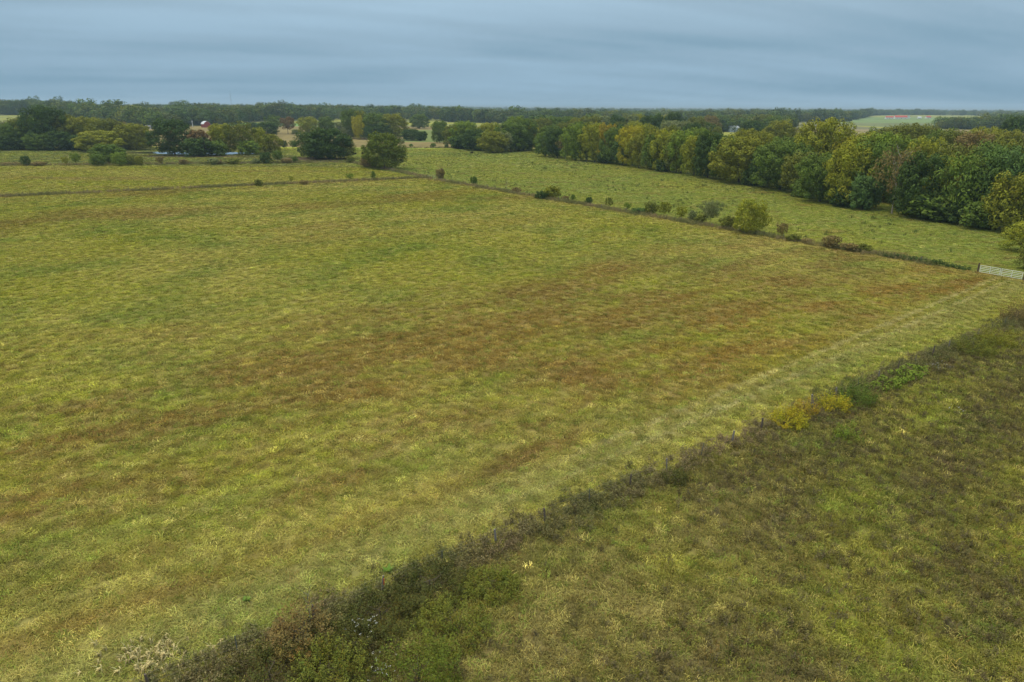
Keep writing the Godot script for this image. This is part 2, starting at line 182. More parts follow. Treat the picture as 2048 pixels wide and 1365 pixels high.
const SHRUBS := [
	[-223.12, -322.34, 4.65, 4.12, 0, "dark", "dark spiky bush on the upper left fence row, leftmost of the taller ones"],
	[-232.01, -324.57, 1.57, 6.0, 0, "brown", "low brown bush at the left end of the upper fence row"],
	[-217.4, -322.7, 2.0, 5.96, 0, "brown", "low brown bush right of the dark spiky bush"],
	[-205.48, -323.46, 4.45, 3.68, 1, "ygreen", "thin yellow sapling on the upper left fence row"],
	[-202.47, -326.46, 5.83, 3.94, 1, "bright", "bright leaning sapling right of the thin yellow one"],
	[-191.29, -324.36, 5.79, 7.38, 0, "green", "rounded green bush left of the dense green tree"],
	[-181.48, -324.98, 6.47, 7.85, 0, "bright", "bright green bush right of the dense green tree"],
	[-178.01, -328.03, 4.73, 5.13, 0, "olive", "olive bush beside the bright green bush"],
	[-174.17, -328.27, 4.51, 4.2, 0, "duskgold", "last bush of the cluster before the pond, dull gold"],
	[-166.03, -331.67, 4.1, 3.77, 1, "brown", "brown twiggy sapling in front of the pond's left end"],
	[-155.51, -332.35, 2.74, 3.78, 0, "brown", "small tan bush below the dark pond oak"],
	[-142.18, -333.21, 3.44, 5.21, 0, "grey", "pale grey-green bush below the pond bank"],
	[-140.81, -336.24, 2.54, 4.3, 0, "brown", "tan bush touching the pale grey-green bush"],
	[-133.59, -336.71, 3.01, 6.22, 0, "olive", "olive bush below the yellow pond trees"],
	[-124.12, -340.32, 2.57, 4.83, 0, "grey", "grey-green bush left of the dark upright bush"],
	[-119.39, -340.63, 5.83, 6.29, 0, "dark", "dark upright bush on the fence row right of the pond"],
	[-114.68, -344.0, 6.36, 4.88, 1, "green", "slender sapling with bare stem right of the dark upright bush"],
	[-143.54, -445.32, 6.33, 4.08, 1, "dark", "V-shaped dark sapling in the tan meadow"],
	[-139.26, -450.89, 6.11, 5.4, 1, "green", "small green sapling beside the V-shaped one"],
	[-110.14, -344.3, 2.37, 4.4, 0, "brown", "low brown bush right of the slender sapling"],
	[-107.47, -347.59, 3.34, 3.21, 0, "green", "small green bush left of the bare earth"],
	[-80.26, -349.41, 3.6, 3.47, 0, "olive", "olive bush right of the round dark clump"],
	[-66.94, -323.88, 4.9, 7.83, 0, "brown", "tangled brown bramble left of the lone tree"],
	[-79.29, -502.92, 4.76, 5.66, 1, "grey", "thin grey-green bush behind the lone tree"],
	[-68.87, -479.32, 2.92, 3.38, 1, "green", "small sapling on the far pasture fence"],
	[-54.82, -486.54, 2.96, 3.43, 0, "green", "small bush on the far pasture fence left of the cows"],
	[-45.1, -481.48, 2.28, 3.05, 0, "dark", "little dark bush beside the cow grove"],
	[-61.9, -265.81, 2.78, 2.66, 1, "bright", "bright round-headed sapling on the left fence"],
	[-53.05, -266.26, 3.71, 2.28, 1, "green", "upright green sapling on the left fence near the corner"],
	[-81.1, -255.9, 2.5, 1.47, 1, "ygreen", "tiny yellow sapling standing off the left fence"],
	[-88.99, -243.96, 2.57, 2.45, 0, "olive", "small dark-based bush on the left fence"],
	[-74.96, -251.11, 1.58, 3.6, 0, "brown", "low tan bush on the left fence"],
	[-28.24, -273.23, 4.18, 3.9, 0, "brown", "bare-topped bush at the fence corner"],
	[-14.04, -252.39, 3.35, 2.17, 0, "green", "small green bush first along the far fence from the corner"],
	[1.23, -228.93, 1.94, 2.96, 0, "brown", "purplish brown bush on the far fence"],
	[9.17, -213.84, 2.58, 3.7, 4, "dark", "dark vine hump left of the far-fence bush"],
	[12.26, -213.97, 4.08, 4.63, 0, "duskgold", "dense olive bush halfway along the far fence"],
	[16.03, -210.57, 1.5, 1.82, 0, "brown", "low brown weed clump right of the dense olive bush"],
	[18.03, -207.2, 2.36, 1.79, 1, "green", "small green sapling right of the low brown weeds"],
	[22.0, -200.78, 2.43, 2.03, 0, "dark", "dark bush beside a bare sapling on the far fence"],
	[27.02, -193.77, 3.32, 1.96, 1, "olive", "narrow olive sapling on the far fence"],
	[31.32, -188.14, 2.56, 1.91, 1, "bright", "yellow-green sapling before the creeping vine on the far fence"],
	[33.68, -183.64, 1.72, 3.47, 4, "blue", "low blue-green vine mat on the far fence"],
	[36.56, -181.97, 3.65, 2.91, 0, "olive", "olive bush right of the low vine mat"],
	[39.29, -178.61, 4.1, 3.12, 1, "duskgold", "reddish gold sapling on the far fence"],
	[42.4, -172.96, 3.74, 3.02, 1, "ygreen", "yellow-topped sapling on the far fence"],
	[44.6, -170.67, 2.96, 2.24, 0, "grey", "pale bush beside the yellow-topped sapling"],
	[46.01, -168.41, 2.32, 2.95, 0, "olive", "low olive bush left of the grey-green small tree"],
	[47.87, -166.23, 5.99, 4.61, 1, "grey", "grey-green small tree on the far fence left of the round yellow-green one"],
	[50.56, -160.59, 3.27, 3.29, 0, "olive", "pale twiggy bush between the two small trees of the far fence"],
	[53.79, -154.68, 7.82, 7.25, 0, "ygreen", "round yellow-green small tree, biggest on the far fence"],
	[58.35, -148.02, 3.69, 2.39, 1, "brown", "bare twiggy sapling right of the round yellow-green small tree"],
	[60.07, -145.16, 1.61, 2.77, 0, "olive", "dark low bush right of the bare twiggy sapling"],
	[62.05, -142.96, 1.06, 2.31, 0, "brown", "brown bush along the far fence towards the gate"],
	[64.91, -138.2, 2.66, 3.26, 0, "brown", "brown bush with bare twigs on the far fence"],
	[67.39, -135.21, 1.71, 2.99, 0, "brown", "dull brown bush left of the olive one near the gate"],
	[69.39, -133.78, 1.79, 2.57, 0, "olive", "olive bush next to the long dark vine"],
	[68.0, -88.58, 2.94, 3.38, 0, "brown", "purplish weed clump at the right edge by the near fence"],
	[58.37, -78.18, 2.53, 3.63, 0, "duskgold", "bush with yellow leaves on the near fence towards the right edge"],
	[53.81, -75.28, 2.34, 4.09, 0, "olive", "dark bramble on the near fence right of the green vine mat"],
	[33.33, -60.77, 2.5, 3.0, 0, "green", "green bush right of the yellow bushes on the near fence"],
	[30.46, -59.12, 1.79, 2.46, 0, "yellow", "yellow-leaved bush right of the leaning grey post"],
	[27.44, -58.19, 1.67, 1.86, 0, "gold", "orange-tinted bush left of the leaning grey post"],
	[24.96, -55.84, 1.72, 2.97, 0, "yellow", "bright yellow-green bush spilling from the near fence"],
	[28.68, -52.95, 1.66, 1.72, 0, "bright", "small light green bush in the weedy field below the near fence"],
	[-8.91, -26.49, 2.04, 3.46, 0, "olive", "olive-green bush at the bottom edge, left one"],
	[-4.47, -26.21, 2.57, 3.68, 0, "leaf", "leafy green bush at the bottom edge, right one"],
	[-11.13, -29.0, 2.01, 3.17, 0, "brown", "brown dead-leaved bush on the near fence"],
	[-4.76, -33.4, 1.41, 4.42, 4, "bramble", "dark green bramble mound on the near fence"],
	[-7.24, -30.89, 1.51, 4.16, 4, "bramble", "dark bramble mound left of the green one"],
	[-8.59, -28.32, 1.35, 4.41, 4, "bramble", "dark undergrowth hump above the yellow-green bush"],
	[-3.15, -30.07, 1.56, 4.08, 4, "olive", "olive bramble hump spreading into the weedy field"],
	[-11.84, -26.41, 1.43, 4.68, 4, "bramble", "dark undergrowth hump in the bottom corner of the fence"],
	[-1.22, -33.42, 1.23, 3.24, 4, "olive", "olive weed hump under the near fence"],
	[12.45, -45.76, 1.5, 1.67, 4, "bramble", "dark weed clump on the near fence beside a post"],
	[92.21, -119.02, 5.35, 5.32, 0, "olive", "olive bush cut by the right edge beside the gate"],
]
const WOODS := [   # label, front edge (x, z), depth, square metres to a tree, least and most height
	["far woodland closing the left and middle horizon", [[-1058.0, -1375.0], [-879.0, -1307.0], [-617.0, -1033.0], [-503.0, -916.0], [-421.0, -829.0], [-410.0, -849.0], [-441.0, -987.0], [-389.0, -936.0], [-394.0, -1015.0], [-408.0, -1158.0], [-355.0, -1198.0], [-278.0, -1225.0], [-175.0, -1280.0], [-128.0, -1259.0], [-56.0, -1207.0], [-18.0, -1184.0]], 420, 170, 12, 24],
	["far woodland behind the white shed", [[-18.0, -1184.0], [64.0, -1239.0], [192.0, -1231.0], [328.0, -1261.0], [426.0, -1321.0], [496.0, -1337.0], [609.0, -1426.0], [708.0, -1473.0]], 420, 170, 11, 22],
	["dark hedgerow wood behind the tan field at the right", [[584.0, -985.0], [633.0, -972.0], [723.0, -956.0]], 50, 45, 11, 17],
	["bluish far woodland behind the red-roofed farm", [[786.0, -1845.0], [957.0, -1974.0], [1335.0, -2699.0], [1643.0, -3064.0], [1802.0, -3046.0], [1781.0, -2665.0], [1839.0, -2447.0]], 500, 180, 12, 21],
	["woodland filling the ground between right wood and white shed", [[20.0, -600], [71.0, -590], [106.0, -560], [145.0, -560], [171.0, -600], [236.0, -720], [350.0, -900]], 300, 110, 11, 17],
	["undergrowth trees filling the inside of the right wood", [[26.0, -445], [62.0, -400], [89.0, -345], [101.0, -310], [105.0, -265], [109.0, -235], [112.0, -210], [118.0, -195], [132.0, -180]], 70, 45, 11, 15],
]

var rng := RandomNumberGenerator.new()
var n_fine := FastNoiseLite.new()
var n_mid := FastNoiseLite.new()
var n_big := FastNoiseLite.new()
var taken := {}
var mats := {}

# ---------------------------------------------------------------- small helpers
func numbered(called: String) -> String:
	var k: int = taken.get(called, 0)
	taken[called] = k + 1
	return called if k == 0 else "%s_%03d" % [called, k]

func tag(o: Node, label := "", category := "", group := "", kind := "") -> void:
	if label: o.set_meta("label", label)
	if category: o.set_meta("category", category)
	if group: o.set_meta("group", group)
	if kind: o.set_meta("kind", kind)

func thing(called: String, where: Vector3, turn: float, label: String, category: String, group := "") -> Node3D:
	var o := Node3D.new()
	o.name = numbered(called)
	add_child(o)
	o.position = where
	o.rotation.y = turn
	tag(o, label, category, group)
	return o

func part(called: String, mesh: Mesh, m: Material, parent: Node) -> MeshInstance3D:
	var o := MeshInstance3D.new()
	o.name = called
	o.mesh = mesh
	if m: o.set_surface_override_material(0, m)
	parent.add_child(o, true)
	return o

func lin(r: float, g: float, b: float) -> Color:
	return Color(r, g, b).linear_to_srgb()

func mat(key: String, c: Color, rough := 0.85, spec := 0.25) -> StandardMaterial3D:
	if not mats.has(key):
		var m := StandardMaterial3D.new()
		m.resource_name = key
		m.albedo_color = c.linear_to_srgb()
		m.roughness = rough
		m.metallic_specular = spec
		mats[key] = m
	return mats[key]

func leafy(key: String, c: Color) -> StandardMaterial3D:
	if not mats.has(key):
		var m := mat(key, c, 0.85, 0.12)
		m.vertex_color_use_as_albedo = true
		m.cull_mode = BaseMaterial3D.CULL_DISABLED
		m.backlight_enabled = true
		m.backlight = Color(0.28, 0.30, 0.14)
	return mats[key]

class Shape:
	var v := PackedVector3Array()
	var n := PackedVector3Array()
	var c := PackedColorArray()
	func tri(a: Vector3, b: Vector3, d: Vector3, col := Color.WHITE) -> void:
		var q := (d - a).cross(b - a).normalized()
		v.append(a); v.append(b); v.append(d)
		n.append(q); n.append(q); n.append(q)
		c.append(col); c.append(col); c.append(col)
	func quad(a: Vector3, b: Vector3, d: Vector3, e: Vector3, col := Color.WHITE) -> void:
		tri(a, b, d, col)
		tri(a, d, e, col)
	func box(lo: Vector3, hi: Vector3, t := Transform3D.IDENTITY, col := Color.WHITE) -> void:
		var p := []
		for i in 8:
			p.append(t * Vector3(hi.x if i & 1 else lo.x, hi.y if i & 2 else lo.y, hi.z if i & 4 else lo.z))
		for f in [[0, 2, 3, 1], [4, 5, 7, 6], [0, 1, 5, 4], [2, 6, 7, 3], [0, 4, 6, 2], [1, 3, 7, 5]]:
			quad(p[f[0]], p[f[1]], p[f[2]], p[f[3]], col)
	func rod(a: Vector3, b: Vector3, ra: float, rb: float, sides := 6, col := Color.WHITE) -> void:
		var d := (b - a).normalized()
		var x := d.cross(Vector3.UP if absf(d.y) < 0.9 else Vector3.RIGHT).normalized()
		var y := d.cross(x)
		for i in sides:
			var p := x * cos(TAU * i / sides) + y * sin(TAU * i / sides)
			var q := x * cos(TAU * (i + 1) / sides) + y * sin(TAU * (i + 1) / sides)
			quad(a + p * ra, a + q * ra, b + q * rb, b + p * rb, col)
			if sides > 3:
				tri(b, b + p * rb, b + q * rb, col)
	func mesh() -> ArrayMesh:
		var m := ArrayMesh.new()
		var a := []
		a.resize(Mesh.ARRAY_MAX)
		a[Mesh.ARRAY_VERTEX] = v
		a[Mesh.ARRAY_NORMAL] = n
		a[Mesh.ARRAY_COLOR] = c
		m.add_surface_from_arrays(Mesh.PRIMITIVE_TRIANGLES, a)
		return m

func ball() -> Vector3:
	var z := rng.randf_range(-1, 1)
	var a := rng.randf() * TAU
	var r := sqrt(1 - z * z)
	return Vector3(r * cos(a), z, r * sin(a))

# ---------------------------------------------------------------- land
func hill(x: float, z: float) -> float:
	return 9.0 * smoothstep(900.0, 1500.0, -z) * (1.0 - smoothstep(-600.0, 0.0, x))

func ground(x: float, z: float) -> Vector3:
	return Vector3(x, hill(x, z), z)

func st(x: float, z: float) -> Vector2:
	var r := Vector2(x, z) - ORIGIN
	return Vector2(r.dot(ALONG), r.dot(ACROSS))

func xz(s: float, t: float) -> Vector2:
	return ORIGIN + ALONG * s + ACROSS * t

func left_fence(s: float) -> float:
	return 213.0 + (FAR_S - s) * 0.14

func bump(x: float, middle: float, half: float) -> float:
	var q := (x - middle) / half
	return exp(-q * q)

const STRAW := Color(0.455, 0.385, 0.115)
const HAY := Color(0.315, 0.318, 0.036)
const GREEN := Color(0.165, 0.235, 0.034)
const BROWN := Color(0.220, 0.136, 0.044)
const RUST := Color(0.275, 0.170, 0.034)
const WEED := Color(0.140, 0.112, 0.050)
const SOIL := Color(0.085, 0.055, 0.038)
const PASTURE := Color(0.225, 0.285, 0.048)

func field_color(x: float, z: float) -> Color:
	var p := st(x, z)
	var s := p.x
	var t := p.y
	var fine := n_fine.get_noise_2d(x, z)
	var mid := n_mid.get_noise_2d(x, z)
	var big := n_big.get_noise_2d(x, z)
	var c: Color
	if s > FAR_S:                                     # grazed pasture beyond the far fence
		c = PASTURE.lerp(HAY, clampf(0.25 + big * 0.7 + mid * 0.5, 0, 0.8))
		c = c.lerp(GREEN, clampf(mid * 0.9 - 0.1 + fine * 0.4, 0, 0.7))
		c = c.lerp(BROWN, clampf((n_mid.get_noise_2d(x * 0.6 + 300, z * 1.6) - 0.28) * 2.2, 0, 0.6))
		c = c.lerp(STRAW, clampf(fine * 0.5 - 0.1, 0, 0.35))
	elif t < 0.0:                                     # unmown weedy field this side of the near fence
		var streak := n_mid.get_noise_2d(s * 0.7 + 90, t * 1.1)
		c = HAY.lerp(WEED, clampf(0.60 + streak * 0.8 + big * 0.3, 0, 1))
		c = c.lerp(GREEN, clampf(mid * 0.8 - 0.05, 0, 0.55))
		var pale := exp(-pow((s - 17.0) / 15.0, 2.0) - pow((t + 7.5) / 6.0, 2.0))
		c = c.lerp(Color(0.275, 0.235, 0.070), clampf(pale * (0.9 + streak), 0, 0.85))
		c = c.lerp(SOIL, clampf((n_mid.get_noise_2d(x * 2.0 + 50, z * 2.0) - 0.42) * 3.0, 0, 0.7))
		c = c.lerp(WEED, bump(t, -0.5, 1.6) * 0.6)
	elif t < left_fence(s):                           # the mown hay field
		var streak := n_mid.get_noise_2d(s * 0.62, t * 1.25 + 40)
		var broad := n_mid.get_noise_2d(s * 0.14 + 500, t * 0.5)
		c = HAY.lerp(STRAW, clampf(0.30 + big * 0.55 + fine * 0.35, 0, 0.8))
		c = c.lerp(GREEN, clampf(0.16 + n_mid.get_noise_2d(s * 0.5 + 200, t * 0.8) * 1.0 + fine * 0.25, 0, 0.75))
		var band := smoothstep(9.0, 14.0, t) * (1.0 - smoothstep(40.0, 78.0, t))
		var dry := clampf(band * (0.47 + streak * 0.9 + broad * 0.7 + fine * 0.4), 0, 0.85)
		dry = maxf(dry, bump(t, 7.4 + 0.05 * maxf(0.0, s - 8.0), 1.3 + 0.02 * maxf(s, 0.0)) * clampf(0.62 + streak * 0.8, 0, 1) * (1.0 - 0.6 * smoothstep(20.0, 45.0, s)))
		dry = maxf(dry, smoothstep(80.0, 150.0, t) * clampf(n_big.get_noise_2d(s * 0.8 + 70, t * 1.9) * 1.3 - 0.1, 0, 0.6))
		dry = clampf(dry + 0.30 * smoothstep(15.0, 40.0, s) * bump(t, 11.0 + 0.05 * s, 7.0) * (0.8 + streak), 0, 0.92)
		var red := clampf(smoothstep(30.0, 80.0, s) * (1.0 - smoothstep(18.0, 30.0, t)) + 0.35 + broad * 0.6, 0, 1)
		c = c.lerp(BROWN.lerp(RUST, red), dry)
		c = c.lerp(Color(0.270, 0.270, 0.085), bump(t, 3.6 + 0.03 * maxf(s, 0.0), 2.2) * 0.6)
		var swath := 0.0                                # two pale wheel tracks and older mowing lines, all lying straw
		for k in [[2.3, 0.060], [4.5, 0.058]]:
			swath = maxf(swath, bump(t, k[0] + k[1] * s, 0.27) * smoothstep(12.0, 40.0, s) * clampf(0.78 + mid * 0.8 + fine * 0.6, 0, 1))
		c = c.lerp(Color(0.500, 0.440, 0.190), clampf(swath, 0, 0.88))
		c = c.lerp(STRAW, clampf(sin(t * 1.28 + big * 3.0) * 0.20 * (1.0 - smoothstep(40.0, 90.0, t)), 0, 1))
		c = c.lerp(BROWN.lerp(STRAW, 0.5), bump(s, FAR_S, 3.0) * 0.6 + bump(t, left_fence(s), 3.0) * 0.5)
	else:                                             # the meadow beyond the left fence
		c = HAY.lerp(STRAW, clampf(0.22 + big * 0.7 + mid * 0.3, 0, 0.8))
		c = c.lerp(GREEN, clampf(mid * 0.7, 0, 0.5))
		c = c.lerp(BROWN.lerp(STRAW, 0.4), clampf(n_big.get_noise_2d(x * 0.4 + 900, z * 2.4) * 1.6 - 0.15, 0, 0.75))
	if z < -312.0 and s < FAR_S:                      # the greener meadow round the pond, past the upper fence
		var up := smoothstep(-316.0 + (x + 57.0) * 0.02, -330.0 + (x + 57.0) * 0.02, z)
		c = c.lerp(Color(0.170, 0.200, 0.060).lerp(HAY, clampf(0.3 + mid, 0, 0.8)), up)
	c = c.lerp(SOIL, clampf(1.6 * exp(-pow((x + 106.0) / 18.0, 2.0) - pow((z + 375.0) / 12.0, 2.0)), 0, 0.92))
	c = c.lerp(SOIL, clampf(1.3 * exp(-pow((x + 176.0) / 34.0, 2.0) - pow((z + 388.0) / 7.0, 2.0)), 0, 0.85))
	return c

const FIELDS := [   # far fields: colour, then corners (x, z)
	[Color(0.150, 0.180, 0.055), -140, -690, -60, -690, -62, -845, -135, -845],
	[Color(0.150, 0.185, 0.060), -90, -560, -50, -560, -62, -688, -100, -688],
	[Color(0.205, 0.165, 0.072), -520, -481, 30, -481, 60, -1000, -620, -920],
	[Color(0.150, 0.250, 0.080), -390, -960, -190, -960, -200, -1075, -420, -1075],
	[Color(0.185, 0.120, 0.085), -150, -850, 30, -850, 20, -985, -165, -985],
	[Color(0.190, 0.180, 0.075), -980, -930, -640, -930, -640, -1060, -980, -1060],
	[Color(0.160, 0.215, 0.085), 610, -1390, 1040, -1390, 1560, -2260, 1120, -2260],
	[Color(0.150, 0.170, 0.080), 560, -1080, 980, -1080, 960, -1385, 560, -1385],
	[Color(0.225, 0.185, 0.100), 330, -520, 1100, -520, 1100, -965, 330, -965],
	[Color(0.165, 0.160, 0.090), 330, -966, 520, -966, 560, -1380, 380, -1380],
]

func ground_texture(w: int, h: int, x0: float, z0: float, sx: float, sz: float, far: bool) -> ImageTexture:
	var im := Image.create(w, h, false, Image.FORMAT_RGB8)
	var polys := []
	for f in FIELDS:
		polys.append(PackedVector2Array([Vector2(f[1], f[2]), Vector2(f[3], f[4]), Vector2(f[5], f[6]), Vector2(f[7], f[8])]))
	for j in h:
		var z := z0 + (j + 0.5) / h * sz
		for i in w:
			var x := x0 + (i + 0.5) / w * sx
			var c: Color
			if far:
				var mid := n_mid.get_noise_2d(x * 0.12, z * 0.12)
				var fine := n_fine.get_noise_2d(x * 0.3, z * 0.1)
				if z > -620.0 and absf(x) < 420.0:
					c = field_color(x, z)
				else:
					c = Color(0.170, 0.180, 0.075).lerp(HAY, clampf(0.35 + mid * 0.8, 0, 0.9))
				for k in polys.size():
					if Geometry2D.is_point_in_polygon(Vector2(x, z), polys[k]):
						c = FIELDS[k][0]
						c = c * (1.0 + mid * 0.25 + fine * 0.25)
						break
			else:
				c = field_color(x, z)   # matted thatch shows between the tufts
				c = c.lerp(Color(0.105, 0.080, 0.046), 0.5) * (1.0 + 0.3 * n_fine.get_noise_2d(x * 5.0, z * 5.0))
			c.a = 1.0
			im.set_pixel(i, j, c.linear_to_srgb())
	return ImageTexture.create_from_image(im)

func lines(edge: Array, from: float, to: float, step: float) -> Array:
	var a := edge.duplicate()
	var k := from
	while k < to - 0.1:
		a.append(k)
		k += step
	a.append(to)
	a.sort()
	return a

func build_ground() -> void:
	var xs := lines([-9500, -7000, -5000, -3500, 3500, 5000, 7000, 9500], -2400, 2400, 60)
	var zs := lines([-9800, -8000, -6500, -5000, -4000, -3200, 400], -2420, 40, 60)
	for k in [-260, 260]:
		if not xs.has(k): xs.append(k)
	for k in [-460]:
		if not zs.has(k): zs.append(k)
	xs.sort(); zs.sort()
	var st_near := SurfaceTool.new()
	var st_far := SurfaceTool.new()
	st_near.begin(Mesh.PRIMITIVE_TRIANGLES)
	st_far.begin(Mesh.PRIMITIVE_TRIANGLES)
	for i in xs.size() - 1:
		for j in zs.size() - 1:
			var x0 := float(xs[i]); var x1 := float(xs[i + 1]); var z0 := float(zs[j]); var z1 := float(zs[j + 1])
			var near: bool = x0 >= -260 and x1 <= 260 and z0 >= -460 and z1 <= 40
			var s: SurfaceTool = st_near if near else st_far
			for q in [[x0, z0], [x1, z0], [x1, z1], [x0, z0], [x1, z1], [x0, z1]]:
				s.set_uv(Vector2((q[0] + 260) / 520.0, (q[1] + 460) / 500.0) if near else Vector2((q[0] + 2600) / 5200.0, (q[1] + 5000) / 5200.0))
				s.add_vertex(ground(q[0], q[1]))
	st_near.generate_normals()
	st_far.generate_normals()
	var m := st_near.commit()
	st_far.commit(m)
	var near_mat := StandardMaterial3D.new()
	near_mat.resource_name = "field_soil"
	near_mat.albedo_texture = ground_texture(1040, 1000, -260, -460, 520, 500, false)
	near_mat.roughness = 0.95
	near_mat.metallic_specular = 0.1
	var far_mat := near_mat.duplicate()
	far_mat.resource_name = "far_land"
	far_mat.albedo_texture = ground_texture(1300, 1300, -2600, -5000, 5200, 5200, true)
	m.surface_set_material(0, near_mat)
	m.surface_set_material(1, far_mat)
	var o := part("ground", m, null, self)
	tag(o, "rolling farmland of hay field, pasture and far fields", "ground", "", "structure")

# ---------------------------------------------------------------- grass
func tuft(blades: int, radius: float, tall: float, wide: float, lean: float) -> ArrayMesh:
	var sh := Shape.new()
	for i in blades:
		var a := rng.randf() * TAU
		var foot := Vector3(cos(a), 0, sin(a)) * radius * sqrt(rng.randf())
		var b := rng.randf() * TAU
		var out := Vector3(cos(b), 0, sin(b))
		var side := Vector3(-out.z, 0, out.x) * wide * rng.randf_range(0.6, 1.3)
		var h := tall * rng.randf_range(0.45, 1.0)
		var l := lean * h * rng.randf_range(0.3, 1.3)
		var mid := foot + out * l * 0.45 + Vector3.UP * h * 0.7
		var tip := foot + out * l * 1.25 + Vector3.UP * h * rng.randf_range(0.7, 1.0)
		var v := exp(rng.randfn(0.0, 0.3))
		var col := Color(v * rng.randf_range(0.9, 1.15), v, v * rng.randf_range(0.75, 1.25))
		sh.tri(foot - side, mid + side * 0.8, foot + side, col)
		sh.tri(foot - side, mid - side * 0.8, mid + side * 0.8, col)
		sh.tri(mid - side * 0.8, tip, mid + side * 0.8, col)
	return sh.mesh()

func weed_tuft(stems: int, radius: float, tall: float) -> ArrayMesh:     # branching stems with small leaves and seed heads
	var sh := Shape.new()
	for i in stems:
		var a := rng.randf() * TAU
		var foot := Vector3(cos(a), 0, sin(a)) * radius * rng.randf()
		var h := tall * rng.randf_range(0.55, 1.0)
		var top := foot + Vector3(rng.randf_range(-0.25, 0.25) * h, h, rng.randf_range(-0.25, 0.25) * h)
		var v := rng.randf_range(0.7, 1.2)
		var col := Color(v, v, v)
		sh.rod(foot, top, 0.006, 0.003, 3, col)
		for k in 9:
			var p := foot.lerp(top, rng.randf_range(0.25, 1.05)) + ball() * 0.06
			var d := ball()
			var e := d.cross(ball()).normalized()
			var sz := rng.randf_range(0.02, 0.045)
			var w := rng.randf_range(0.7, 1.3)
			sh.quad(p - d * sz, p + e * sz * 0.6, p + d * sz, p - e * sz * 0.6, Color(w * rng.randf_range(0.9, 1.15), w, w * 0.95))
	return sh.mesh()

func scatter(called: String, label: String, category: String, shapes: Array, m: Material, places: Array) -> void:
	# places: [Transform3D, Color] each; one object per shape kind
	var root := Node3D.new()
	root.name = numbered(called)
	add_child(root)
	tag(root, label, category, "", "stuff")
	for k in shapes.size():
		var mine := []
		for i in range(k, places.size(), shapes.size()):
			mine.append(places[i])
		if mine.is_empty(): continue
		var mm := MultiMesh.new()
		mm.transform_format = MultiMesh.TRANSFORM_3D
		mm.use_colors = true
		mm.mesh = shapes[k]
		mm.instance_count = mine.size()
		for i in mine.size():
			mm.set_instance_transform(i, mine[i][0])
			mm.set_instance_color(i, mine[i][1])
		var o := MultiMeshInstance3D.new()
		o.name = called + "_patch"
		o.multimesh = mm
		o.material_override = m
		tag(o, "", "", "", "stuff")
		root.add_child(o, true)

func spot(x: float, z: float, size: float, tall: float, c: Color) -> Array:
	var b := Basis(Vector3.UP, rng.randf() * TAU).scaled(Vector3(size, tall, size))
	return [Transform3D(b, Vector3(x, hill(x, z) - 0.01, z)), c]

func in_view(x: float, z: float, margin := 7.0) -> bool:      # the wedge of land that the picture shows, and some metres either side of it
	return absf(x) < -z * 0.79 + margin + 6.0

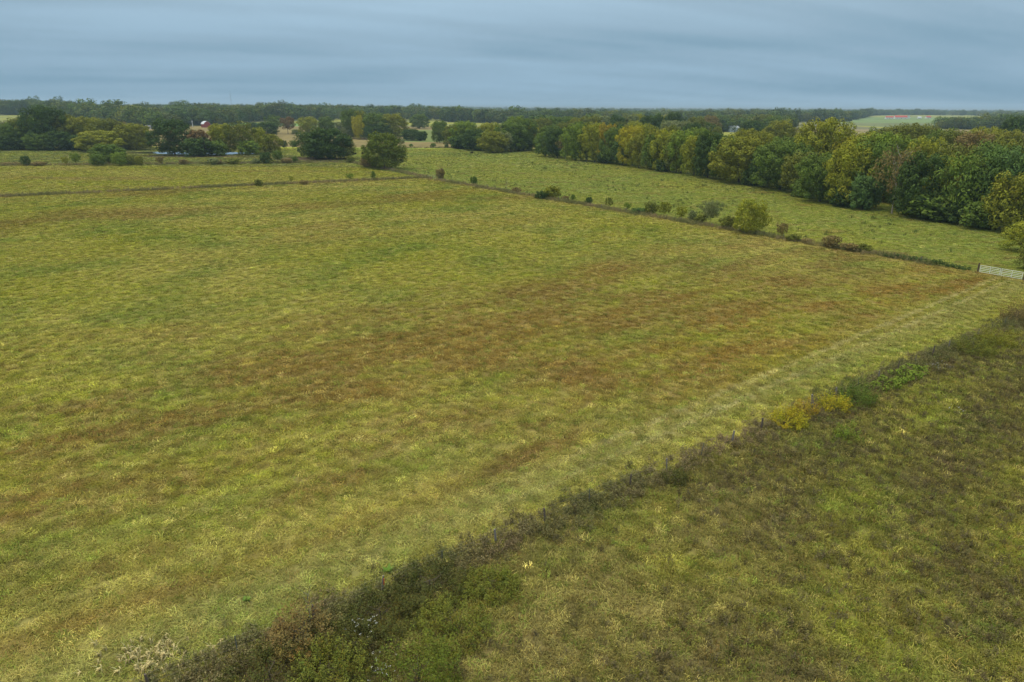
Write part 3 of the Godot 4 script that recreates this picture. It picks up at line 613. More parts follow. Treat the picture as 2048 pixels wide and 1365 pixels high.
func build_grass() -> void:
	var hay := [tuft(26, 0.34, 0.20, 0.014, 1.3), tuft(30, 0.36, 0.17, 0.012, 1.8), tuft(22, 0.30, 0.24, 0.016, 0.9)]
	var gm := leafy("grass_blades", Color(1, 1, 1))
	gm.backlight = Color(0.3, 0.3, 0.15)
	var mown := []
	var past := []
	var rough := []
	var weeds := []
	# bands of distance: z from, z to, tufts per square metre, tuft size
	for band in [[-20.0, -50.0, 15.0, 1.0], [-50.0, -85.0, 9.0, 1.15], [-85.0, -140.0, 6.0, 1.2], [-140.0, -230.0, 3.0, 1.55], [-230.0, -330.0, 1.4, 2.0], [-330.0, -470.0, 0.6, 2.6]]:
		var w := -float(band[1]) * 0.79 + 13.0
		var n := int((band[0] - band[1]) * 2.0 * w * band[2])
		for i in n:
			var x := rng.randf_range(-w, w)
			var z := rng.randf_range(band[1], band[0])
			if not in_view(x, z): continue
			var p := st(x, z)
			if pow((x + 190.0) / 41.0, 2.0) + pow((z + 417.0) / 15.0, 2.0) < 1.0: continue
			if z < -312.0 and p.x < FAR_S and (exp(-pow((x + 106.0) / 18.0, 2.0) - pow((z + 375.0) / 12.0, 2.0)) > 0.45 or exp(-pow((x + 176.0) / 34.0, 2.0) - pow((z + 388.0) / 7.0, 2.0)) > 0.55): continue
			var c := field_color(x, z)
			var roll := rng.randf()
			if roll < 0.10: c = c.lerp(STRAW, 0.8)
			elif roll < 0.20: c = c.lerp(GREEN, 0.8)
			elif roll < 0.25: c = c.lerp(BROWN, 0.7)
			c = c * exp(rng.randfn(0.0, 0.32 if z > -85.0 else 0.24)) * (1.0 + 0.38 * n_fine.get_noise_2d(x * 1.2 + 31.0, z * 1.2))
			c.a = 1.0
			var size: float = band[3] * rng.randf_range(0.75, 1.3)
			if p.x > FAR_S:
				past.append(spot(x, z, size, size * 0.6, c))
			elif p.y < 0.0:
				rough.append(spot(x, z, size, size * rng.randf_range(0.9, 1.7), c))
			else:
				mown.append(spot(x, z, size, size * rng.randf_range(0.6, 1.1), c))
	scatter("hay_field_grass", "mown yellow-green grass covering the big hay field", "grass", hay, gm, mown)
	scatter("pasture_grass", "short green grass of the pasture beyond the far fence", "grass", hay, gm, past)
	scatter("rough_grass", "uncut olive grass of the weedy field below the near fence", "grass", hay, gm, rough)
	# weeds of the near rough field: brown seeding stems in drifts
	var wt := [weed_tuft(12, 0.30, 0.55), weed_tuft(16, 0.38, 0.45), weed_tuft(9, 0.22, 0.65)]
	for i in 26000:
		var s := rng.randf_range(-20, 140)
		var t := -rng.randf_range(0.0, 46.0)
		var q := xz(s, t)
		if q.y > -19.0 or not in_view(q.x, q.y): continue
		var drift := n_mid.get_noise_2d(s * 0.7 + 90, t * 1.1) * 0.9 + n_big.get_noise_2d(q.x, q.y) * 0.5 + 0.5 - exp(-pow((s - 18.0) / 13.0, 2.0) - pow((t + 6.5) / 5.0, 2.0))
		if rng.randf() > clampf(drift + 0.1, 0.04, 1): continue
		var c := WEED.lerp(Color(0.175, 0.150, 0.085), rng.randf() * 0.7).lerp(HAY, clampf(rng.randf() - 0.4, 0, 1)) * rng.randf_range(0.75, 1.3)
		c.a = 1.0
		weeds.append(spot(q.x, q.y, rng.randf_range(0.8, 1.35), rng.randf_range(0.6, 1.25), c))
	scatter("field_weeds", "brown seeding weeds standing in the weedy field", "weeds", wt, leafy("weed_stems", Color.WHITE), weeds)
	# clumps of uneaten weed in the pasture
	var clumps := []
	for i in 5200:
		var s := FAR_S + 2.0 + pow(rng.randf(), 0.8) * 190.0
		var t := rng.randf_range(5, 330)
		var q := xz(s, t)
		if not in_view(q.x, q.y) or q.y > -100.0 or q.y < -430.0: continue
		if rng.randf() > clampf(0.25 + n_big.get_noise_2d(q.x * 1.3, q.y * 1.3) * 1.4, 0.03, 1): continue
		var c := Color(0.090, 0.140, 0.036).lerp(Color(0.190, 0.160, 0.055), rng.randf() * rng.randf()) * rng.randf_range(0.8, 1.3)
		c.a = 1.0
		var size := rng.randf_range(1.0, 2.3)
		clumps.append(spot(q.x, q.y, size, size * 0.75, c))
	scatter("pasture_weeds", "dark green weed clumps dotted over the grazed pasture", "weeds", wt, leafy("weed_stems", Color.WHITE), clumps)
	# tall dead grass and weeds along the four fence lines
	var strips := [
		["near_fence_weeds", "tall brown weeds growing along the near fence", xz(-16, 0), xz(118, 0), 3000, 0.8, 0.95],
		["far_fence_weeds", "tall dry weeds growing along the far fence", xz(FAR_S, 22), xz(FAR_S, 212), 2600, 0.8, 1.5],
		["left_fence_weeds", "tall dry weeds growing along the left fence", xz(FAR_S, left_fence(FAR_S)), xz(-70, left_fence(-70)), 3000, 0.9, 1.6],
		["upper_fence_weeds", "tall dry weeds growing along the upper fence rows", Vector2(-34, -277), Vector2(-81, -352), 1100, 0.9, 1.8],
		["upper_fence_weeds", "tall dry weeds growing along the fence before the pond", Vector2(-81, -352), Vector2(-270, -315), 2200, 1.2, 1.9],
		["pasture_fence_weeds", "tall dry weeds growing along the back fence of the pasture", Vector2(-96, -471), Vector2(-24, -480), 500, 1.0, 1.8],
	]
	for e in strips:
		var list := []
		var a: Vector2 = e[2]
		var b: Vector2 = e[3]
		var side := (b - a).normalized().orthogonal()
		for i in e[4]:
			var q := a.lerp(b, rng.randf()) + side * rng.randfn(0.0, e[5])
			if not in_view(q.x, q.y, 20.0): continue
			var k := n_mid.get_noise_2d(q.x * 0.8, q.y * 0.8)
			if rng.randf() > (0.75 + k if e[5] < 0.79 or a == xz(-16, 0) else 0.8 + k * 1.3): continue
			var c := Color(0.260, 0.195, 0.105).lerp(Color(0.150, 0.160, 0.055), clampf(0.6 + k * 1.6, 0, 1)).lerp(Color(0.300, 0.240, 0.120), rng.randf() * 0.4) * rng.randf_range(0.7, 1.25) * (1.0 if a == xz(-16, 0) else 1.45)
			c.a = 1.0
			list.append(spot(q.x, q.y, rng.randf_range(0.9, 1.6), rng.randf_range(0.8, 1.3) * e[6], c))
		scatter(e[0], e[1], "weeds", wt, leafy("weed_stems", Color.WHITE), list)

# ---------------------------------------------------------------- trees
func leaf(sh: Shape, p: Vector3, nrm: Vector3, size: float, col: Color) -> void:
	var d := nrm.cross(ball()).normalized()
	var e := nrm.cross(d)
	var bend := nrm * size * rng.randf_range(-0.25, 0.1)
	sh.tri(p - d * size, p + e * size * 0.62 + bend, p + d * size, col)
	sh.tri(p - d * size, p + d * size, p - e * size * 0.62 + bend, col)

# low: where the crown begins; full: where it is widest; lobes, leaves in each, their radius; turned: share of lobes that have gone yellow
func crown(low: float, full: float, lobes: int, leaves: int, rad: float, size: float, turned: float, ragged: float) -> ArrayMesh:
	var sh := Shape.new()
	var spin := rng.randf() * TAU
	var wob := rng.randf() * 10.0
	for k in lobes:
		var f := (k + 0.5) / lobes
		var a := spin + k * 2.39996
		var y := lerpf(low + rad * 0.6, 1.0 - rad * 0.85, pow(f, 0.85))
		var q := (y - full) / ((1.02 - full) if y > full else (full - low + 0.04))
		var reach := 0.5 * sqrt(maxf(0.03, 1.0 - q * q)) * (1.0 + ragged * sin(a * 2.0 + wob) * 0.6 + rng.randf_range(-ragged, ragged))
		var r := rad * rng.randf_range(0.75, 1.25)
		var at := Vector3(cos(a), 0, sin(a)) * maxf(0.0, reach - r * 0.7) * (1.0 if k % 4 else rng.randf_range(0.2, 0.8)) + Vector3.UP * (y + rng.randf_range(-0.03, 0.03))
		var tone := rng.randf_range(0.82, 1.18)
		var warm := rng.randf_range(0.92, 1.1)
		var base := Color(tone * warm, tone, tone * rng.randf_range(0.85, 1.15))
		if rng.randf() < turned:
			base = Color(tone * 2.1, tone * 1.5, tone * 0.9)
		for i in leaves:
			var d := ball()
			var p := at + Vector3(d.x, d.y * 0.85, d.z) * r * (1.0 - 0.5 * rng.randf() * rng.randf())
			if p.y < low * 0.8 + 0.01: continue
			var v := rng.randf_range(0.72, 1.28)
			leaf(sh, p, (d + ball() * 0.45 + Vector3.UP * 0.18).normalized(), size * rng.randf_range(0.6, 1.25), Color(base.r * v * rng.randf_range(0.93, 1.08), base.g * v, base.b * v))
	return sh.mesh()

func trunk(split: float, top: float, thick: float, limbs: int, twigs: int) -> ArrayMesh:
	var sh := Shape.new()
	var p := Vector3(0, -0.01, 0)
	var r := thick
	for k in 5:
		var q := p + Vector3(rng.randf_range(-0.012, 0.012), top / 5.0, rng.randf_range(-0.012, 0.012))
		var nr := lerpf(thick, thick * 0.3, (k + 1) / 5.0) * (0.85 if k == 0 else 1.0)
		sh.rod(p, q, r * (1.35 if k == 0 else 1.0), nr, 7)
		p = q
		r = nr
	for k in limbs:
		var y := lerpf(split, top * 0.95, (k + 0.3) / limbs)
		var a := k * 2.4 + rng.randf()
		var out := Vector3(cos(a), rng.randf_range(0.5, 1.1), sin(a)).normalized()
		var len := rng.randf_range(0.2, 0.36)
		var root := Vector3(0, y, 0)
		var elbow := root + out * len * 0.55
		var end := elbow + (out + Vector3.UP * 0.45 + ball() * 0.25).normalized() * len * 0.55
		sh.rod(root, elbow, thick * 0.45, thick * 0.3, 5)
		sh.rod(elbow, end, thick * 0.3, thick * 0.1, 5)
		for j in twigs:
			var t := elbow.lerp(end, rng.randf())
			sh.rod(t, t + (out * 0.4 + ball() + Vector3.UP * 0.3).normalized() * rng.randf_range(0.06, 0.14), thick * 0.12, thick * 0.04, 3)
	return sh.mesh()

const TINT := {
	"dark": Color(0.070, 0.111, 0.028), "green": Color(0.130, 0.186, 0.034), "bright": Color(0.185, 0.252, 0.035), "blue": Color(0.108, 0.174, 0.046),
	"olive": Color(0.167, 0.181, 0.034), "duskgold": Color(0.229, 0.235, 0.030), "ygreen": Color(0.278, 0.288, 0.031), "yellow": Color(0.406, 0.361, 0.029),
	"leaf": Color(0.134, 0.166, 0.028), "bramble": Color(0.097, 0.103, 0.030), "gold": Color(0.376, 0.286, 0.036), "rust": Color(0.199, 0.128, 0.054), "brown": Color(0.235, 0.180, 0.066), "grey": Color(0.212, 0.237, 0.093),
}
var crowns := []
var trunks := []
var domes := []

func tint(key: String) -> Material:
	return leafy("leaves_" + key, TINT[key])

func make_tree_kinds() -> void:
	# [rounded, tall oval, spreading, lobed, low bushy, thin-leaved], each in two or three builds
	crowns = [
		[crown(0.02, 0.42, 46, 150, 0.140, 0.023, 0.05, 0.14), crown(0.03, 0.46, 42, 165, 0.150, 0.023, 0.14, 0.18)],
		[crown(0.03, 0.52, 46, 150, 0.130, 0.023, 0.04, 0.18), crown(0.02, 0.56, 42, 160, 0.140, 0.023, 0.16, 0.22)],
		[crown(0.26, 0.66, 36, 130, 0.135, 0.024, 0.08, 0.22)],
		[crown(0.02, 0.50, 36, 190, 0.160, 0.023, 0.10, 0.30), crown(0.01, 0.55, 38, 180, 0.155, 0.023, 0.26, 0.32), crown(0.03, 0.46, 34, 190, 0.165, 0.023, 0.36, 0.28)],
		[crown(0.00, 0.30, 40, 120, 0.160, 0.036, 0.06, 0.20), crown(0.00, 0.34, 44, 110, 0.150, 0.034, 0.12, 0.24)],
		[crown(0.32, 0.66, 44, 36, 0.120, 0.022, 0.10, 0.2)],
	]
	domes = [crown(0.02, 0.42, 110, 170, 0.105, 0.0175, 0.07, 0.16), crown(0.02, 0.50, 96, 180, 0.112, 0.0175, 0.20, 0.24)]
	trunks = [trunk(0.16, 0.62, 0.020, 7, 3), trunk(0.18, 0.72, 0.017, 7, 3), trunk(0.26, 0.74, 0.018, 8, 5), trunk(0.14, 0.66, 0.019, 8, 3), trunk(0.05, 0.45, 0.016, 7, 2), trunk(0.28, 0.86, 0.015, 11, 9)]

func build_trees() -> void:
	var bark := mat("bark", Color(0.085, 0.070, 0.055), 0.9)
	var pale := mat("pale_bark", Color(0.340, 0.300, 0.250), 0.9)
	var i := 0
	for r in TREES:
		var k: int = r[4]
		var o := thing("tree", ground(r[0], r[1]), rng.randf() * TAU, r[6], "tree", r[7])
		o.scale = Vector3(r[3], r[2], r[3])
		part("trunk", trunks[k], pale if k == 5 else bark, o)
		part("crown", domes[0 if k == 0 else 1] if r[3] > 13.5 and k in [0, 1, 3] else crowns[k][i % crowns[k].size()], tint(r[5]), o)
		i += 1

func shrub_mesh(lobes: int, leaves: int, low: float, rad: float, size: float, turned: float) -> ArrayMesh:
	return crown(low, 0.45, lobes, leaves, rad, size, turned, 0.34)

func thicket(wide: float, tall: float, creeping: bool) -> ArrayMesh:     # a tangle of shoots and leaves, in metres
	var sh := Shape.new()
	var n := int(clampf(wide * wide * 16.0, 34, 150))
	for k in n:
		var a := rng.randf() * TAU
		var q := sqrt(rng.randf())
		var foot := Vector3(cos(a) * wide * 0.5, 0, sin(a) * wide * 0.5) * q
		var h := tall * (1.0 - 0.75 * q * q) * rng.randf_range(0.45, 1.15 if creeping else 1.3)
		var lean := Vector3(cos(a), 0, sin(a)) * q * h * 0.5 + ball() * 0.2
		var tone := rng.randf_range(0.65, 1.3)
		var base := Color(tone * rng.randf_range(0.85, 1.35), tone * rng.randf_range(0.92, 1.1), tone * rng.randf_range(0.7, 1.1))
		for i in 46:
			var f := sqrt(rng.randf())
			var p := foot + lean * f * f + Vector3.UP * h * f + ball() * (0.30 - 0.2 * f) * clampf(tall, 0.5, 1.2)
			if p.y < 0.02: continue
			var v := rng.randf_range(0.7, 1.3)
			leaf(sh, p, (ball() * 0.8 + Vector3.UP * 0.8 + lean * 0.3).normalized(), rng.randf_range(0.030, 0.068), base * v)
	return sh.mesh()

func build_shrubs() -> void:
	var stems := mat("twig_bark", Color(0.100, 0.080, 0.062), 0.9)
	var small := [shrub_mesh(26, 60, 0.0, 0.19, 0.055, 0.08), shrub_mesh(22, 66, 0.02, 0.20, 0.058, 0.2)]
	var thin := [shrub_mesh(20, 46, 0.2, 0.16, 0.05, 0.1), shrub_mesh(17, 44, 0.26, 0.17, 0.05, 0.22)]
	var mound := [shrub_mesh(40, 80, 0.0, 0.17, 0.040, 0.05)]
	var bushy := trunk(0.02, 0.55, 0.014, 9, 5)
	var slim := trunk(0.16, 0.80, 0.013, 9, 5)
	var i := 0
	for r in SHRUBS:
		var k: int = r[4]
		var o := thing("sapling" if k == 1 else "vine_mound" if k == 4 else "shrub", ground(r[0], r[1]), rng.randf() * TAU, r[6], "sapling" if k == 1 else "vine" if k == 4 else "shrub", "bushes and saplings along the fences")
		o.scale = Vector3(r[3], r[2], r[3])
		part("stem", slim if k == 1 else bushy, stems, o)
		var pick: Array = thin if k == 1 else mound if k == 4 else small
		if r[2] > 4.5 and r[1] < -100.0 and k != 1: pick = crowns[0]
		if r[2] > 4.5 and k == 1: pick = crowns[2]
		if r[1] > -100.0:
			o.scale = Vector3.ONE
			for c in o.get_children(): c.scale = Vector3(r[3] * 0.8, r[2], r[3] * 0.8)
			part("foliage", thicket(r[3], r[2], k == 4), tint(r[5]), o)
		else:
			part("foliage", pick[i % pick.size()], tint(r[5]), o)
		i += 1

func vine_bank(called: String, a: Vector2, b: Vector2, tall: float, wide: float, key: String, label: String, category: String) -> void:
	var o := thing(called, ground(a.x, a.y), 0.0, label, category)
	var sh := Shape.new()
	var wood := Shape.new()
	var d := Vector3(b.x - a.x, 0, b.y - a.y)
	var n := int(d.length() * 5.0)
	for k in n:
		var f := (k + rng.randf()) / n
		var side := d.normalized().cross(Vector3.UP) * rng.randf_range(-0.5, 0.5) * wide
		var top := tall * (0.65 + 0.35 * n_mid.get_noise_2d(f * d.length() * 4.0, 7.0)) * (0.5 + 0.5 * sin(PI * clampf(f, 0.06, 0.94)))
		var at := d * f + side + Vector3.UP * top * rng.randf_range(0.35, 0.8)
		var r := rng.randf_range(0.28, 0.48)
		var tone := rng.randf_range(0.8, 1.2)
		for i in 46:
			var q := ball()
			var p := at + q * r * (1.0 - 0.4 * rng.randf())
			if p.y < 0.02: continue
			var v := tone * rng.randf_range(0.75, 1.3)
			leaf(sh, p, (q + ball() * 0.7 + Vector3.UP * 0.4).normalized(), rng.randf_range(0.07, 0.13), Color(v * rng.randf_range(0.9, 1.15), v, v))
		if k % 4 == 0:
			wood.rod(d * f + side + Vector3.DOWN * 0.02, at, 0.03, 0.012, 4)
	part("stem", wood.mesh(), mat("twig_bark", Color(0.1, 0.08, 0.062), 0.9), o)
	part("foliage", sh.mesh(), tint(key), o)

func flower_clump(a: Vector2, label: String, spread: float, count: int) -> void:
	var o := thing("wildflower_clump", ground(a.x, a.y), 0.0, label, "wildflowers", "white wildflowers by the near fence")
	var stem := Shape.new()
	var bloom := Shape.new()
	for i in count:
		var f := Vector3(rng.randfn(0, spread), 0, rng.randfn(0, spread))
		var top := f + Vector3(rng.randf_range(-0.1, 0.1), rng.randf_range(0.6, 1.1), rng.randf_range(-0.1, 0.1))
		stem.rod(f + Vector3.DOWN * 0.02, top, 0.008, 0.005, 3)
		for k in 5:
			leaf(bloom, top + ball() * 0.05, (ball() + Vector3.UP).normalized(), rng.randf_range(0.02, 0.035), Color.WHITE)
	part("stem", stem.mesh(), mat("flower_stem", Color(0.09, 0.11, 0.04)), o)
	part("blossom", bloom.mesh(), leafy("petals", Color(0.62, 0.62, 0.58)), o)

func dead_sapling(a: Vector2, tall: float, label: String) -> void:
	var o := thing("bare_sapling", ground(a.x, a.y), rng.randf() * TAU, label, "sapling", "bare leafless saplings")
	o.scale = Vector3(tall * 0.6, tall, tall * 0.6)
	part("stem", trunk(0.2, 0.95, 0.014, 10, 8), mat("dead_wood", Color(0.21, 0.185, 0.165), 0.9), o)

# ---------------------------------------------------------------- fences and gates
func build_fence(label: String, points: Array, gap: float, special := {}) -> void:
	var a0: Vector2 = points[0]
	var o := thing("wire_fence", ground(a0.x, a0.y), 0.0, label, "fence", "wire fences between the fields")
	var woods := [mat("grey_post", Color(0.20, 0.18, 0.16), 0.9), mat("brown_post", Color(0.12, 0.095, 0.075), 0.9), mat("steel_post", Color(0.10, 0.11, 0.10), 0.6)]
	var wire := [Shape.new(), Shape.new(), Shape.new(), Shape.new()]
	var last: Variant = null
	var idx := 0
	for k in points.size() - 1:
		var a: Vector2 = points[k]
		var b: Vector2 = points[k + 1]
		var n := maxi(1, int(round(a.distance_to(b) / gap)))
		for i in n + (1 if k == points.size() - 2 else 0):
			var q := a.lerp(b, float(i) / n)
			var p := Vector3(q.x - a0.x, 0, q.y - a0.y)
			var kind := 2 if idx % 3 == 1 else idx % 2
			var r := 0.028 if kind == 2 else rng.randf_range(0.055, 0.085)
			var h := rng.randf_range(1.05, 1.35)
			var tilt := Vector3(rng.randfn(0, 0.05), 1, rng.randfn(0, 0.05)) * h
			if special.has(idx):
				tilt = special[idx]
				r = 0.1
				kind = 0
			var sh := Shape.new()
			sh.rod(p + Vector3.DOWN * 0.1, p + tilt * 0.5, r * 1.05, r, 7)
			sh.rod(p + tilt * 0.5, p + tilt, r, r * 0.88, 7)
			part("post", sh.mesh(), woods[kind], o)
			if last != null:
				for w in 4:
					var y := 0.3 + w * 0.3
					wire[w].rod(last + Vector3.UP * y, p + Vector3.UP * (y + rng.randf_range(-0.03, 0.03)), 0.004, 0.004, 3)
			last = p
			idx += 1
	for w in 4:
		part("wire", wire[w].mesh(), mat("rusty_wire", Color(0.16, 0.13, 0.11), 0.6), o)

func pipe_gate(a: Vector2, b: Vector2, label: String, group: String) -> void:
	var o := thing("pipe_gate", ground(a.x, a.y), 0.0, label, "gate", group)
	var white := mat("white_pipe", Color(0.80, 0.81, 0.80), 0.4, 0.5)
	var d := Vector3(b.x - a.x, 0, b.y - a.y)
	for k in 5:
		var y := 0.16 + k * 0.278
		var s := Shape.new()
		s.rod(Vector3.UP * y, d + Vector3.UP * y, 0.030, 0.030, 8)
		part("rail", s.mesh(), white, o)
	for f in [0.0, 0.5, 1.0]:
		var s := Shape.new()
		s.rod(d * f + Vector3.UP * 0.12, d * f + Vector3.UP * 1.31, 0.042 if f != 0.5 else 0.03, 0.042 if f != 0.5 else 0.03, 8)
		part("upright", s.mesh(), white, o)

func gate_post(a: Vector2, label: String) -> void:
	var o := thing("gate_post", ground(a.x, a.y), 0.0, label, "post", "gate posts of the white gates")
	var s := Shape.new()
	s.rod(Vector3(0, -0.2, 0), Vector3(0.01, 0.9, 0), 0.15, 0.14, 10)
	s.rod(Vector3(0.01, 0.9, 0), Vector3(0.0, 1.62, 0.01), 0.14, 0.125, 10)
	part("shaft", s.mesh(), mat("gate_post_wood", Color(0.10, 0.07, 0.055), 0.9), o)
	var h := Shape.new()
	for y in [0.4, 1.1]:
		h.box(Vector3(-0.17, y, -0.03), Vector3(0.17, y + 0.06, 0.03))
	part("hinge_strap", h.mesh(), mat("gate_iron", Color(0.10, 0.09, 0.085), 0.5), o)

func build_fences() -> void:
	build_fence("old wire fence with grey posts along the near edge of the hay field", [xz(-16.4, 0), xz(0, 0), xz(118, 0.2)], 4.1, {17: Vector3(-0.28, 1.45, 0.1)})
	build_fence("wire fence between hay field and pasture, running from the gates to the corner", [xz(FAR_S, 15.6), xz(FAR_S, 211)], 4.8)
	build_fence("wire fence along the left edge of the hay field", [xz(FAR_S - 3, 213), Vector2(-91, -243), Vector2(-121, -231), Vector2(-156, -211), Vector2(-226, -176)], 5.5)
	build_fence("wire fence from the corner past the lone tree", [Vector2(-36, -281), Vector2(-57.6, -316.5), Vector2(-81.5, -352.5)], 5.5)
	build_fence("wire fence before the pond and the left grove", [Vector2(-83, -352.5), Vector2(-113, -341), Vector2(-171, -331), Vector2(-233, -319), Vector2(-275, -312)], 6.0)
	build_fence("short wire fence from the gates to the near corner", [xz(FAR_S - 0.3, 8.5), xz(FAR_S - 0.3, 1.0), xz(118.5, 0.3)], 4.0)
	build_fence("wire fence at the back of the cow pasture", [Vector2(-98, -470), Vector2(-62, -476), Vector2(-24, -480)], 6.0)
	pipe_gate(xz(FAR_S, 15.3), xz(FAR_S - 0.1, 12.2), "white pipe gate, left one of the pair by the right edge", "white pipe gates in the corner")
	pipe_gate(xz(FAR_S - 0.1, 12.0), xz(FAR_S - 0.2, 8.9), "white pipe gate, right one of the pair by the right edge", "white pipe gates in the corner")
	gate_post(xz(FAR_S, 15.6), "dark wooden gate post left of the white gates")
	gate_post(xz(FAR_S - 0.2, 8.6), "dark wooden gate post right of the white gates")
	# weathered gate in the far corner of the hay field
	var o := thing("field_gate", ground(-33.5, -275.0), 0.0, "small weathered grey gate in the far corner of the hay field", "gate")
	for k in 5:
		var s := Shape.new()
		s.rod(Vector3(0, 0.25 + k * 0.26, 0), Vector3(3.4, 0.25 + k * 0.26, 0.6), 0.03, 0.03, 6)
		part("rail", s.mesh(), mat("grey_pipe", Color(0.36, 0.33, 0.30), 0.6), o)
	for f in [0.0, 1.0]:
		var s := Shape.new()
		s.rod(Vector3(3.4 * f, -0.05, 0.6 * f), Vector3(3.4 * f, 1.5, 0.6 * f), 0.07, 0.06, 7)
		part("upright", s.mesh(), mat("grey_post", Color(0.20, 0.18, 0.16), 0.9), o)
	var f := thing("marker_stake", ground(-7.4, -32.9), 0.0, "small orange marker stake at the edge of the brambles", "stake")
	var s := Shape.new()
	s.rod(Vector3(0, -0.05, 0), Vector3(0.05, 0.75, 0), 0.02, 0.018, 5)
	part("shaft", s.mesh(), mat("stake_wood", Color(0.22, 0.17, 0.11), 0.9), f)
	var s2 := Shape.new()
	s2.rod(Vector3(0.05, 0.75, 0), Vector3(0.07, 1.15, 0), 0.03, 0.028, 5)
	part("painted_tip", s2.mesh(), mat("orange_paint", Color(0.55, 0.10, 0.02), 0.5), f)

# ---------------------------------------------------------------- cows
func capsule(p: Vector3, a: Vector3, b: Vector3, ra: float, rb: float) -> float:
	var ab := b - a
	var t := clampf((p - a).dot(ab) / ab.length_squared(), 0.0, 1.0)
	return p.distance_to(a + ab * t) - lerpf(ra, rb, t)

func net(bones: Array, cell: float, blend: float) -> ArrayMesh:
	var lo := Vector3.INF
	var hi := -Vector3.INF
	for b in bones:
		for e in [[b[0], b[2]], [b[1], b[3]]]:
			lo = lo.min(e[0] - Vector3.ONE * (e[1] + cell * 3))
			hi = hi.max(e[0] + Vector3.ONE * (e[1] + cell * 3))
	var nx := int((hi.x - lo.x) / cell) + 1
	var ny := int((hi.y - lo.y) / cell) + 1
	var nz := int((hi.z - lo.z) / cell) + 1
	var f := PackedFloat32Array()
	f.resize(nx * ny * nz)
	for i in nx:
		for j in ny:
			for k in nz:
				var p := lo + Vector3(i, j, k) * cell
				var sum := 0.0
				for b in bones:
					sum += exp(-capsule(p, b[0], b[1], b[2], b[3]) / blend)
				f[(i * ny + j) * nz + k] = -log(sum) * blend
	var at := {}
	var sh := Shape.new()
	for i in nx - 1:
		for j in ny - 1:
			for k in nz - 1:
				var sum := Vector3.ZERO
				var n := 0
				for e in [[0, 0, 0, 1, 0, 0], [0, 1, 0, 1, 1, 0], [0, 0, 1, 1, 0, 1], [0, 1, 1, 1, 1, 1], [0, 0, 0, 0, 1, 0], [1, 0, 0, 1, 1, 0], [0, 0, 1, 0, 1, 1], [1, 0, 1, 1, 1, 1], [0, 0, 0, 0, 0, 1], [1, 0, 0, 1, 0, 1], [0, 1, 0, 0, 1, 1], [1, 1, 0, 1, 1, 1]]:
					var a := f[((i + e[0]) * ny + j + e[1]) * nz + k + e[2]]
					var b := f[((i + e[3]) * ny + j + e[4]) * nz + k + e[5]]
					if (a < 0.0) != (b < 0.0):
						sum += Vector3(i + e[0], j + e[1], k + e[2]).lerp(Vector3(i + e[3], j + e[4], k + e[5]), a / (a - b))
						n += 1
				if n: at[Vector3i(i, j, k)] = lo + sum / n * cell
	for c in at:
		var i: int = c.x; var j: int = c.y; var k: int = c.z
		var a := f[(i * ny + j) * nz + k] < 0.0
		for ax in [[Vector3i(1, 0, 0), Vector3i(0, 1, 0), Vector3i(0, 0, 1)], [Vector3i(0, 1, 0), Vector3i(0, 0, 1), Vector3i(1, 0, 0)], [Vector3i(0, 0, 1), Vector3i(1, 0, 0), Vector3i(0, 1, 0)]]:
			var q: Vector3i = c + ax[0]
			var b := f[(q.x * ny + q.y) * nz + q.z] < 0.0
			if a == b: continue
			var w := [c, c - ax[1], c - ax[1] - ax[2], c - ax[2]]
			if not (at.has(w[1]) and at.has(w[2]) and at.has(w[3])): continue
			if a: sh.quad(at[w[0]], at[w[3]], at[w[2]], at[w[1]])
			else: sh.quad(at[w[0]], at[w[1]], at[w[2]], at[w[3]])
	var stl := SurfaceTool.new()
	stl.begin(Mesh.PRIMITIVE_TRIANGLES)
	stl.set_smooth_group(0)
	for p in sh.v: stl.add_vertex(p)
	stl.index()
	stl.generate_normals()
	return stl.commit()

func cow_shape(grazing: bool) -> ArrayMesh:      # faces +x, feet on y = 0
	var b := [
		[Vector3(-0.62, 1.08, 0), Vector3(0.48, 1.02, 0), 0.33, 0.36], [Vector3(-0.20, 0.92, 0), Vector3(0.35, 0.86, 0), 0.32, 0.32],
		[Vector3(-0.78, 1.12, 0), Vector3(-0.60, 1.05, 0), 0.24, 0.30], [Vector3(0.45, 1.15, 0), Vector3(0.62, 1.12, 0), 0.24, 0.22],
	]
	var poll := Vector3(1.22, 0.52, 0.05) if grazing else Vector3(1.12, 1.42, 0.08)
	var nose := Vector3(1.42, 0.13, 0.08) if grazing else Vector3(1.50, 1.20, 0.12)
	b.append([Vector3(0.60, 1.12, 0), poll, 0.22, 0.13])
	b.append([poll, nose, 0.13, 0.08])
	for s in [-1.0, 1.0]:
		b.append([poll + Vector3(-0.02, 0.05, 0.06 * s), poll + Vector3(-0.06, 0.05, 0.24 * s), 0.035, 0.02])
		var step: float = 0.09 * s
		b.append([Vector3(0.50, 0.92, 0.17 * s), Vector3(0.52 + step, 0.48, 0.18 * s), 0.13, 0.075])
		b.append([Vector3(0.52 + step, 0.48, 0.18 * s), Vector3(0.50 + step, 0.06, 0.18 * s), 0.065, 0.055])
		b.append([Vector3(-0.66, 1.0, 0.17 * s), Vector3(-0.56 - step, 0.72, 0.19 * s), 0.20, 0.12])
		b.append([Vector3(-0.56 - step, 0.72, 0.19 * s), Vector3(-0.74 - step, 0.50, 0.19 * s), 0.10, 0.065])
		b.append([Vector3(-0.74 - step, 0.50, 0.19 * s), Vector3(-0.70 - step, 0.06, 0.19 * s), 0.06, 0.055])
	b.append([Vector3(-0.96, 1.20, 0), Vector3(-1.02, 0.55, 0), 0.035, 0.03])
	return net(b, 0.055, 0.035)

